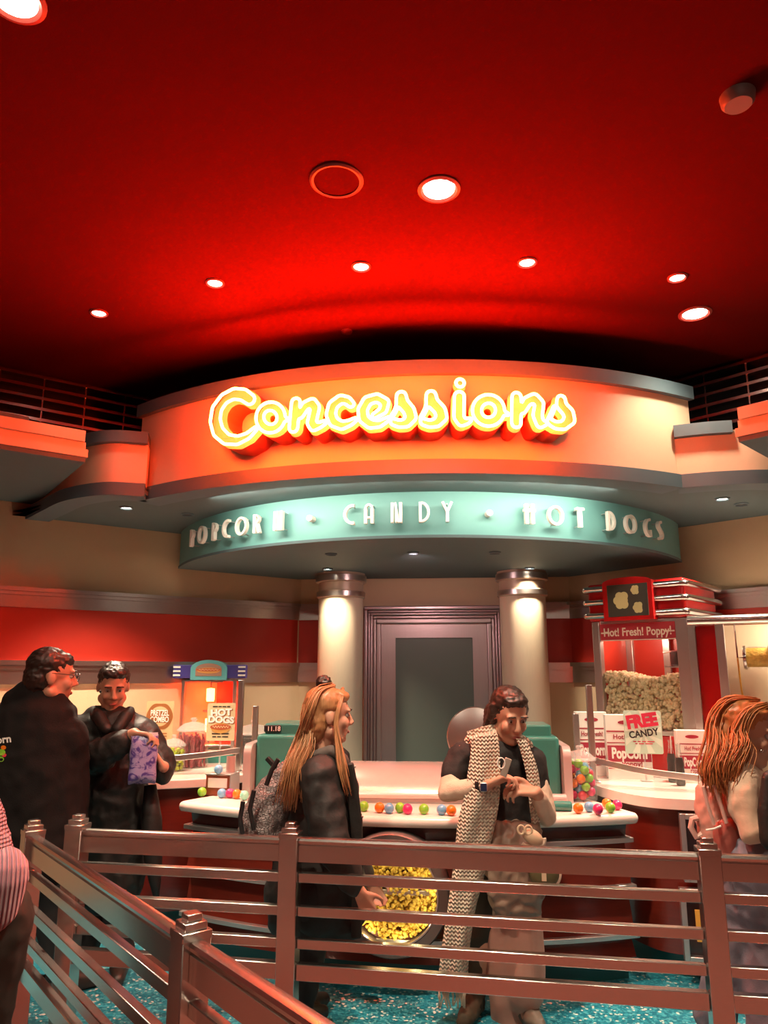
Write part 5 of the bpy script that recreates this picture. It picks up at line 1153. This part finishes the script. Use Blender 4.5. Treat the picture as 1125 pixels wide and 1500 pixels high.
for dx, pe in ((-.06, (412,1182)), (-.03,(418,1186)), (0,(424,1187)), (.03,(430,1180)), (.06,(440,1160))):
    k = dx/.06; gs.append([top(-.02, .0, .125), top(dx*.9-.02, .075, .09), top(dx-.03, .105, 0), tuple(W(447+6*k, 1085, y-.09-.02*k)), tuple(W(432+7*k, 1125, y-.16)), tuple(W(*pe, y-.17))])
strands(cap, 'long_locks', m_hairblond, gs, 480, .0036, 3, .014)
gs = [[top(.0,-.05,.12), top(-.07,-.03,.06), top(-.085,-.015,-.03), tuple(W(497+4*k, 1100, y-.12)), tuple(W(502+5*k, 1130, y-.15)), tuple(W(511+3*k, 1166, y-.15))] for k in (-1, 0, 1)]
strands(cap, 'side_lock', m_hairblond, gs, 40, .005, 4, .007)
bn_ = MB(); bn_.sphere(f(0.0,.04,.135), .036*hs, 16, 12); remesh(bn_, 'hair_bun', m_hairdark, P, .006, 1, .008, 60)
# quilted grey backpack
def quilt_mat(name, col, sc_=26):
    m = M(name, col, .6, var=.15, scale=30); nt = m.node_tree; N = nt.nodes; L = nt.links; b = N['Principled BSDF']
    tc = N.new('ShaderNodeTexCoord'); v = N.new('ShaderNodeTexVoronoi'); v.inputs['Scale'].default_value = sc_; v.feature = 'DISTANCE_TO_EDGE'; L.new(tc.outputs['Object'], v.inputs['Vector'])
    r = N.new('ShaderNodeValToRGB'); r.color_ramp.elements[1].position = .16; L.new(v.outputs['Distance'], r.inputs[0]); bp = N.new('ShaderNodeBump'); bp.inputs['Strength'].default_value = .8; bp.inputs['Distance'].default_value = .015; L.new(r.outputs[0], bp.inputs['Height']); L.new(bp.outputs['Normal'], b.inputs['Normal']); return m
by = y-.02; B = thing('backpack', 'quilted grey backpack with black straps on the woman in charcoal', 'backpack', tuple(W(400, 1170, by)))
c = MB(); pxl(c, by, [(424,1132,20),(402,1165,30),(388,1195,34),(384,1222,32)], .9); pxl(c, by, [(374,1188,18,-.02),(368,1215,18,-.02)], 1.1); remesh(c, 'pack', quilt_mat('grey quilted nylon', (.27,.225,.22), 60), B, .010, 4, .012, 16)
inv = wmat(B).inverted()
for pts_ in (((408,1112),(398,1128),(390,1150)), ((372,1158),(366,1185),(372,1216)), ((356,1174),(352,1198),(355,1222))):
    c = MB(); v = [W(px, py, by-.15) for px, py in pts_]; c.tube([tuple(inv @ q) for q in v], .012, 8); c.build('strap', m_black, B, smooth=60)
c = MB(); v0, v1 = inv @ W(391,1110,by-.02), inv @ W(404,1124,by-.02); c.tube([tuple(v0), tuple(v1)], .017, 4); c.build('top_handle', m_blackcoat, B, bevel=.004)
# ---- woman in the cream crochet vest
y = 4.18; P = thing('person', 'woman in a long cream crochet vest looking down at her hands', 'person', tuple(W(735, 1250, y).xy)+(0,))
R = headR(math.radians(22), .42); hc = W(746, 1047, y-.05); hs = 1.14; b = MB(); head(b, hc, R, hs, W(728,1095,y)); eyes(P, hc, R, hs)
pel, ch = W(738,1250,y), W(730,1140,y); limb(b, [(W(728,1090,y), .062), (ch, .085), (pel, .09)])
hr, hl = W(714, 1150, y-.25), W(786, 1160, y-.22)
er = W(655, 1160, y-.08); el = W(800, 1195, y-.06)
limb(b, [(W(728,1092,y), .07), (W(676,1102,y), .055), (er, .046), (hr, .030)]); hand(b, hr, (.9,0,.36), (.1,-.3,-.9), 1, 1.2, (.7,.8,.9,1.0), .8, (.75,-.25,.6))
limb(b, [(W(728,1092,y), .07), (W(780,1112,y), .055), (el, .046), (hl, .030)]); hand(b, hl, (-.86,-.1,.12), (-.1,.35,-.85), -1, 1.2, (.5,.6,.65,.7), .5, (-.7,-.1,.7))
fx = [Vector((pel.x-.17, y+.02, .09)), Vector((pel.x+.08, y-.04, .09))]
for q, k in zip(fx, (-1, 1)): limb(b, [(pel+Vector((k*.08,0,-.05)), .09), ((pel+q)/2+Vector((k*.01,-.02,.05)), .062), (q, .04)]); foot(b, q, (.3*k,-.9,0))
remesh(b, 'body', m_skin2, P, .007, 4)
m_tee = M('black tee', (.017,.014,.014), .8, var=.3, bump=.2, bscale=60); m_sleeve = M('cream knit sleeve', (.70,.55,.42), .8, var=.05, bump=.2, bscale=150)
c = MB(); pxl(c, y, [(728,1098,26),(730,1120,42),(736,1190,44),(740,1232,44)], .82); pxl(c, y, [(710,1104,24),(676,1108,20),(664,1134,21,-.03)]); pxl(c, y, [(750,1106,24),(780,1114,20),(788,1150,18,-.02)])
remesh(c, 'black_tee', m_tee, P, .010, 4, .010, 10)
c = MB(); limb(c, [(W(668,1126,y-.03), .058), (er, .054), (hr*.78+er*.22, .041)]); remesh(c, 'sleeve', m_sleeve, P, .009, 4, .005, 16)
c = MB(); limb(c, [(W(788,1140,y-.02), .056), (el, .054), (hl*.75+el*.25, .041)]); remesh(c, 'sleeve', m_sleeve, P, .009, 4, .005, 16)
def knit_mat():
    m = M('cream crochet', (.68,.56,.42), .85, var=.08, scale=60, sheen=.2); nt = m.node_tree; N = nt.nodes; L = nt.links; b = N['Principled BSDF']
    tc = N.new('ShaderNodeTexCoord'); s = N.new('ShaderNodeSeparateXYZ'); L.new(tc.outputs['Object'], s.inputs[0])
    def mth(op, a, bb=None, c_=None):
        n = N.new('ShaderNodeMath'); n.operation = op
        for i, v in enumerate((a, bb, c_)):
            if v is None: continue
            if isinstance(v, (int, float)): n.inputs[i].default_value = v
            else: L.new(v, n.inputs[i])
        return n.outputs[0]
    pp = mth('PINGPONG', mth('MULTIPLY', s.outputs['X'], 1.0), .0095); a = mth('ADD', mth('MULTIPLY', s.outputs['Z'], 340), mth('MULTIPLY', pp, 330)); w = mth('SINE', a)
    x2 = mth('SINE', mth('MULTIPLY', s.outputs['X'], 330.7)); h = mth('ADD', w, mth('MULTIPLY', x2, .45))
    bp = N.new('ShaderNodeBump'); bp.inputs['Strength'].default_value = 1; bp.inputs['Distance'].default_value = .006; L.new(h, bp.inputs['Height']); L.new(bp.outputs['Normal'], b.inputs['Normal'])
    r = N.new('ShaderNodeValToRGB'); r.color_ramp.elements[0].position = .05; r.color_ramp.elements[0].color = (.46,.36,.26,1); r.color_ramp.elements[1].position = .45; r.color_ramp.elements[1].color = (.80,.69,.54,1)
    L.new(mth('MULTIPLY_ADD', h, .34, .5), r.inputs[0]); L.new(r.outputs[0], b.inputs['Base Color']); return m
m_knit = knit_mat()
def panel(name, left, right, yfun, th, nx=14, mm=m_knit, rows=46):
    """thick hanging cloth panel between two traced edges, draped over the figure by yfun(s, t)"""
    inv = wmat(P).inverted(); le = smooth_curve(left, 12); ri = smooth_curve(right, 12); mb = MB(); rings = []
    for j in range(rows):
        t = j/(rows-1); a = le[min(int(t*(len(le)-1)), len(le)-1)]; c_ = ri[min(int(t*(len(ri)-1)), len(ri)-1)]; fr = []; bk = []
        for i in range(nx):
            s = i/(nx-1); px, py = a[0]*(1-s)+c_[0]*s, a[1]*(1-s)+c_[1]*s; yy = yfun(s, t); fr.append(tuple(inv @ W(px, py, yy))); bk.append(tuple(inv @ (W(px, py, yy)+Vector((0, th, 0)))))
        rings.append(fr+bk[::-1])
    return mb.loft(rings).build(name, mm, P, smooth=60)
yf1 = lambda s, t: y-.16-.05*math.sin(PI*s)-.05*math.sin(PI*min(1, t*1.6))+.012*math.sin(s*9+t*5)-(-.10 if t < .06 else 0)+.05*max(0, t-.5)
panel('vest_front', [(684,1072),(690,1095),(684,1140),(678,1175),(670,1210),(664,1270),(656,1330),(647,1390),(640,1452)], [(724,1060),(731,1090),(733,1150),(728,1195),(718,1240),(708,1290),(697,1330),(688,1390),(684,1455)], yf1, .02)
yf2 = lambda s, t: y-.15-.03*math.sin(PI*s)+.06*s
panel('vest_front', [(756,1082),(764,1105),(772,1140),(776,1180),(780,1215),(781,1240)], [(772,1085),(786,1120),(792,1155),(793,1190),(792,1220),(790,1245)], yf2, .02, 8, rows=30)
c = MB(); pxl(c, y, [(694,1088,15),(728,1072,17,.03),(768,1094,14)], 1); pxl(c, y, [(728,1100,34,.06),(736,1200,44,.05),(735,1280,46,.05)], .5); remesh(c, 'vest_back', m_knit, P, .010, 4)
fr_ = MB(); g = np.random.default_rng(4); inv = wmat(P).inverted()
for k in range(16):
    px = 642+k*2.7; a = inv @ W(px, 1450, y-.15); fr_.tube([tuple(a), tuple(a+Vector((g.uniform(-.01,.01), 0, -.03))), tuple(a+Vector((g.uniform(-.015,.015), 0, -.06-g.uniform(0,.02))))], .004, 5)
fr_.build('vest_fringe', m_sleeve, P, smooth=180)
m_puffer = M('taupe puffer', (.22,.15,.11), .45, var=.12, bump=.2, bscale=40); m_pale = M('pale pink wide trousers', (.42,.22,.17), .6, var=.12, bump=.15, bscale=40); m_boot = M('brown suede', (.06,.04,.022), .8, var=.4, scale=30)
c = MB()
for k in range(5):
    px = 730+k*13; pxl(c, y, [(px,1212,10,-.13),(px-2+k,1250,13,-.17),(px-4+2*k,1305,12,-.17),(px-2+k,1335,8,-.13)])
pxl(c, y, [(745,1225,34),(748,1300,42)], .8); pxl(c, y, [(722,1270,16,-.12),(760,1300,14,-.16),(735,1325,14,-.16),(775,1330,12,-.14)])
remesh(c, 'tied_puffer', m_puffer, P, .009, 3, .016, 13)
c = MB(); pxl(c, y, [(738,1290,34),(742,1390,33),(748,1500,30)], .8); limb(c, [(pel+Vector((.06,0,-.1)), .12), (fx[1]+Vector((0,0,.05)), .10)]); remesh(c, 'wide_trousers', m_pale, P, .012, 4, .014, 7, .35)
c = MB(); limb(c, [(pel+Vector((-.07,0,-.05)), .11), ((pel+fx[0])/2, .085), (fx[0]+Vector((0,0,.25)), .075)]); remesh(c, 'dark_leg', M('dark olive leggings', (.022,.020,.012), .75), P, .012, 4, .006, 10)
for q, k in zip(fx, (-1, 1)):
    c = MB(); foot(c, q, (.3*k,-.9,0), 1.12, .055); limb(c, [(q, .06), (q+Vector((0,0,.2 if k < 0 else .06)), .075 if k < 0 else .06)]); remesh(c, 'boot', m_boot if k < 0 else M('taupe shoe', (.14,.10,.075), .6), P, .010, 3, .008, 18)
hb_ = MB(); f = lambda x, yy, z: tuple(hc+R @ Vector((x,yy,z))*hs)
hb_.sphere(f(0,.026,.046), hs, 20, 14, (.084,.095,.082), R); hb_.sphere(f(0,.05,-.02), hs, 20, 14, (.080,.066,.095), R); hb_.sphere(f(0,-.03,.087), hs, 16, 10, (.064,.05,.03), R)
for s in (-1, 1): hb_.cone(f(s*.07,.015,.03), .030*hs, f(s*.078,.035,-.11), .028*hs); hb_.cone(f(s*.04,.07,-.02), .05*hs, f(s*.05,.075,-.13), .036*hs)
remesh(hb_, 'hair', m_hairdark, P, .009, 2, .009, 35)
# watch, phone and bags
wq = hr*.88+er*.12; t = thing('wrist_watch', 'square black smart watch on the cream sleeve wrist', 'watch', tuple(wq))
ax = (hr-er).normalized(); u = ax.orthogonal().normalized(); w_ = ax.cross(u); c = MB(); n = 24
c.loft([[tuple(ax*d+(u*math.cos(2*PI*j/n)+w_*math.sin(2*PI*j/n))*r) for j in range(n)] for d, r in ((-.011,.043),(-.011,.0465),(.011,.0465),(.011,.043))], close=True); c.build('band', m_black, t)
c = MB(); c.box(0,0,0,.036,.008,.042); fc_ = Matrix.Translation((.004,-.050,-.020)); c.v = [tuple(fc_ @ Vector(p)) for p in c.v]; wc = c.build('case', m_strip, t, bevel=.004)
c = MB(); c.box(.004,-.0545,-.017,.030,.002,.036); c.build('screen', M('watch screen', (.02,.03,.07), .15), wc)
ph = W(741, 1124, y-.33); t = thing('phone', 'pale rounded phone held up between her fingers', 'phone', tuple(ph)); c = MB(); c.box(0,0,-.045,.034,.010,.09); c.v = [tuple(Matrix.Rotation(.35,3,'Y') @ Vector(p)) for p in c.v]; c.build('case', M('phone back', (.45,.40,.34), .3, .4), t, bevel=.004)
c = MB(); c.tube([(-.022+.018*math.cos(w), -.004, .02+.025*math.sin(w)) for w in np.linspace(0, 2*PI, 16, endpoint=False)], .003, 6, closed=True); c.build('ring_loop', m_wink, t)
m_canvas = M('cream canvas', (.58,.42,.28), .7); m_olive = M('olive canvas', (.10,.085,.035), .6); m_zig = M('striped sole', (.66,.50,.38), .6)
bp_ = W(780, 1226, y-.28); t = thing('hip_pouch', 'cream canvas pouch with buckles hanging at her hip above the rail', 'pouch', tuple(bp_))
c = MB(); c.sphere((0,0,0), .055, 18, 12, (1,.5,.62), Matrix.Rotation(.5,3,'Y')); c.build('pouch_body', m_canvas, t); c = MB(); c.tube([(.055*1.05*math.cos(w), .0, .036*math.sin(w)-.012) for w in np.linspace(-2.6, .2, 16)], .009, 8); c.build('striped_edge', m_zig, t)
for dx in (-.055, -.02): c = MB(); c.tube([(dx+.016*math.cos(w), -.02, .035+.02*math.sin(w)) for w in np.linspace(0, 2*PI, 16, endpoint=False)], .0055, 6, closed=True); c.build('buckle', m_canvas, t)
bp_ = W(797, 1278, y-.24); t = thing('round_pouch', 'round olive pouch with a striped rim below her puffer', 'pouch', tuple(bp_))
c = MB(); c.sphere((0,0,0), .075, 20, 14, (1,.45,1)); c.build('pouch_body', m_olive, t); c = MB(); c.tube([(.074*math.cos(w), -.0, .074*math.sin(w)) for w in np.linspace(-2.2, 1.0, 22)], .011, 8); c.build('striped_rim', m_zig, t); c = MB(); c.box(-.005,-.036,-.03,.022,.006,.10); c.build('pouch_strap', m_canvas, t)
# ---- woman with ginger hair and pink backpack at right
y = 3.86; P = thing('person', 'woman with long ginger hair in a beige sweatshirt at the right edge', 'person', tuple(W(1090, 1250, y).xy)+(0,))
R = headR(math.radians(68), .25); hc = W(1092, 1072, y); hs = 1.25; b = MB(); head(b, hc, R, hs, W(1082,1125,y)); eyes(P, hc, R, hs)
pel, ch = W(1092,1265,y), W(1088,1165,y); limb(b, [(W(1082,1120,y), .065), (ch, .095), (pel, .10)])
hl = W(1150,1205,y-.16); limb(b, [(W(1082,1122,y), .07), (W(1085,1145,y-.13), .055), (W(1098,1215,y-.2), .045), (hl, .03)]); hand(b, hl, (1,0,.1), (0,.9,-.2), 1, 1.0)
hl = W(1160,1205,y+.16); limb(b, [(W(1085,1122,y), .07), (W(1095,1145,y+.13), .055), (W(1112,1215,y+.18), .045), (hl, .03)]); hand(b, hl, (1,0,.1), (0,-.9,-.2), -1, 1.0)
fx = [Vector((pel.x+.02, y-.02, .09)), Vector((pel.x-.16, y+.14, .09))]
for q, k in zip(fx, (-1, 1)): limb(b, [(pel+Vector((0,k*.07,-.05)), .09), ((pel+q)/2+Vector((.04,0,.05)), .065), (q, .042)]); foot(b, q, (1,-.1,0))
remesh(b, 'body', m_skin, P, .009, 4)
m_beige = M('beige sweatshirt', (.58,.41,.29), .85, var=.06, bump=.15, bscale=60, sheen=.2); m_jeans = M('faded jeans', (.17,.165,.21), .8, var=.35, scale=7, bump=.2, bscale=200)
c = MB(); pxl(c, y, [(1082,1130,32),(1086,1180,42),(1092,1235,46)], .85); pxl(c, y, [(1085,1142,27,-.12),(1088,1170,25,-.16),(1103,1215,22,-.2),(1130,1212,17,-.19)]); pxl(c, y, [(1092,1142,26,.12),(1112,1215,20,.18)])
remesh(c, 'sweatshirt', m_beige, P, .011, 4, .014, 8)
c = MB(); 
for q, k in zip(fx, (-1, 1)): limb(c, [(pel+Vector((.01,k*.06,.02)), .15), ((pel+q)/2+Vector((.04,0,.05)), .105), (q+Vector((0,0,.02)), .09)])
remesh(c, 'jeans', m_jeans, P, .012, 4, .014, 11, .9)
m_sneak = M('pale pink sneaker', (.62,.36,.28), .6)
for q in fx: c = MB(); foot(c, q, (1,-.1,0), 1.15, .055); remesh(c, 'sneaker', m_sneak, P, .010, 3)
hb_ = MB(); f = lambda x, yy, z: tuple(hc+R @ Vector((x,yy,z))*hs)
hb_.sphere(f(0,.03,.045), hs, 20, 14, (.087,.098,.085), R); hb_.sphere(f(0,.06,-.04), hs, 20, 14, (.085,.068,.12), R); hb_.sphere(f(0,-.03,.085), hs, 16, 10, (.07,.055,.032), R)
cap = remesh(hb_, 'hair', m_hairred, P, .010, 2, .008, 28); gs = []
for dx, pe in ((-.07, (1036,1150)), (-.045,(1041,1160)), (-.01,(1050,1168)), (.03,(1060,1170)), (.06,(1070,1160)), (.08,(1082,1140))):
    k = dx/.07; gs.append([f(0, -.02, .125), f(dx*.9, .07, .10), f(dx, .11, .02), tuple(W(1056+14*k, 1095, y-.09-.02*abs(k))), tuple(W(1047+14*k, 1128, y-.14)), tuple(W(*pe, y-.15))])
for k in (-1, 0, 1): gs.append([f(-.02,-.05,.118), f(-.07,0,.08), f(-.09,.02,0), tuple(W(1086+6*k, 1092, y-.13)), tuple(W(1075+8*k, 1118, y-.16)), tuple(W(1068+8*k, 1150, y-.17))])
strands(cap, 'long_locks', m_hairred, gs, 850, .0036, 8, .016, wave=.010)
c = MB(); inv = wmat(P).inverted(); c.sphere(tuple(inv @ W(1115, 1100, y-.16)), .008, 10, 8); c.build('earring', m_chrome, P)
by = y-.03; B = thing('backpack', 'small pink backpack hanging on the back of the ginger haired woman', 'backpack', tuple(W(1045, 1190, by)))
m_pinkpu = M('pink leatherette', (.58,.30,.24), .35, var=.12, scale=20, coat=.3)
c = MB(); pxl(c, by, [(1040,1163,20),(1044,1190,26),(1052,1220,28)], .9); remesh(c, 'pack', m_pinkpu, B, .010, 4, .010, 16)
c = MB(); pxl(c, by, [(1062,1216,22,-.05),(1066,1238,22,-.05)], .9); remesh(c, 'lower_pocket', M('dusty rose leatherette', (.36,.10,.08), .4), B, .010, 4, .006, 16)
inv = wmat(B).inverted()
for pts_ in (((1030,1152),(1036,1178),(1046,1208)), ((1046,1150),(1056,1180),(1064,1206))): c = MB(); c.tube([tuple(inv @ W(px, py, by-.125)) for px, py in pts_], .009, 8); c.build('strap', M('pale pink strap', (.66,.42,.36), .4) if 'pale pink strap' not in D.materials else D.materials['pale pink strap'], B)
c = MB(); c.tube([tuple(inv @ W(px, py, by-.02)) for px, py in ((1022,1198),(1014,1200),(1012,1212),(1020,1226),(1028,1222))], .014, 8); c.build('ribbon_tail', D.materials['pale pink strap'], B)
c = MB(); c.tube([tuple(inv @ W(px, py, by-.13)) for px, py in ((1034,1216),(1046,1214),(1056,1210))], .005, 6); c.build('zip', m_wink, B)
sb = MB(); pxl(sb, y-.27, [(1128,1140,12),(1126,1190,16),(1130,1230,17)], .8); inv0 = None
t = thing('shoulder_bag', 'black bag at the right edge in front of the beige sweatshirt', 'bag', tuple(W(1126, 1190, y-.27))); remesh(sb, 'bag_body', m_blackcoat, t, .010, 3)
# ---- person in a pink knitted sweater cut by the left edge
y = 2.72; P = thing('person', 'person in a pink knitted sweater cut off by the left edge', 'person', tuple(W(-30, 1300, y).xy)+(0,))
b = MB(); R = headR(math.radians(150), .1); hc = W(-120, 985, y); head(b, hc, R, 1.05, W(-118,1050,y)); eyes(P, hc, R, 1.05)
pel, ch = W(-40,1350,y), W(-85,1180,y); limb(b, [(W(-118,1050,y), .06), (ch, .085), (pel, .09)])
for s, dy in ((-1,.14),(1,-.02)): limb(b, [(W(-112,1075,y), .07), (W(-112+60*s,1100,y+dy), .05), (W(-95+75*s,1210,y+dy), .042), (W(-75+75*s,1300,y+dy), .03)]); hand(b, W(-75+75*s,1300,y+dy), (.1,0,-1), (-s,0,0), s, 1)
fx = [Vector((pel.x-.08, y, .09)), Vector((pel.x+.04, y+.1, .09))]
for q, k in zip(fx, (-1, 1)): limb(b, [(pel+Vector((k*.08,0,-.05)), .09), ((pel+q)/2+Vector((k*.01,0,.05)), .065), (q, .042)]); foot(b, q, (.5,.85,0))
remesh(b, 'body', m_skin, P, .010, 4)
def rib_mat(name, c0, c1, fx_, fz):
    m = M(name, c1, .9, sheen=.3); nt = m.node_tree; N = nt.nodes; L = nt.links; b = N['Principled BSDF']; tc = N.new('ShaderNodeTexCoord'); s = N.new('ShaderNodeSeparateXYZ'); L.new(tc.outputs['Object'], s.inputs[0])
    def mth(op, a, bb):
        n = N.new('ShaderNodeMath'); n.operation = op
        for i, v in enumerate((a, bb)):
            if isinstance(v, (int, float)): n.inputs[i].default_value = v
            else: L.new(v, n.inputs[i])
        return n.outputs[0]
    a = mth('SINE', mth('MULTIPLY', mth('ADD', s.outputs['X'], mth('MULTIPLY', s.outputs['Y'], .8)), fx_), 0); z = mth('SINE', mth('MULTIPLY', s.outputs['Z'], fz), 0); h = mth('ADD', a, mth('MULTIPLY', z, .6))
    r = N.new('ShaderNodeValToRGB'); r.color_ramp.elements[0].color = c0+(1,); r.color_ramp.elements[0].position = .15; r.color_ramp.elements[1].color = c1+(1,); r.color_ramp.elements[1].position = .6
    L.new(mth('ADD', mth('MULTIPLY', h, .32), .5), r.inputs[0]); L.new(r.outputs[0], b.inputs['Base Color']); bp = N.new('ShaderNodeBump'); bp.inputs['Strength'].default_value = 1; bp.inputs['Distance'].default_value = .008; L.new(h, bp.inputs['Height']); L.new(bp.outputs['Normal'], b.inputs['Normal']); return m
c = MB(); pxl(c, y, [(-95,1130,62),(-62,1220,68),(-50,1300,74)], .85); pxl(c, y, [(-95,1110,50),(-60,1150,44,-.06),(-32,1225,40,-.10),(-14,1275,36,-.12)])
remesh(c, 'sweater', rib_mat('pink knit', (.17,.075,.125), (.40,.17,.215), 420, 520), P, .010, 3, .008, 14)
c = MB(); pxl(c, y, [(-52,1318,80),(-54,1345,72)], .9); pxl(c, y, [(-4,1285,44,-.12),(-12,1325,40,-.12)], 1); remesh(c, 'ribbed_hem', rib_mat('pink rib', (.14,.06,.10), (.42,.17,.22), 330, 8), P, .009, 3)
c = MB()
for q, k in zip(fx, (-1, 1)): limb(c, [(pel+Vector((k*.06,0,0)), .15), ((pel+q)/2+Vector((k*.01,0,.05)), .11), (q+Vector((0,0,.03)), .09)])
remesh(c, 'trousers', M('dark olive trousers', (.013,.011,.007), .8, var=.4, scale=8), P, .013, 4, .010, 9)
c = MB()
for q in fx: foot(c, q, (.5,.85,0), 1.15, .055)
remesh(c, 'shoes', m_shoe, P, .012, 3)
hb_ = MB(); f = lambda x, yy, z: tuple(hc+R @ Vector((x,yy,z))*1.05); hb_.sphere(f(0,.026,.046), 1.05, 20, 14, (.084,.095,.082), R); hb_.sphere(f(0,.05,-.02), 1.05, 20, 14, (.08,.066,.095), R); remesh(hb_, 'hair', m_hairdark, P, .010, 2, .008, 35)
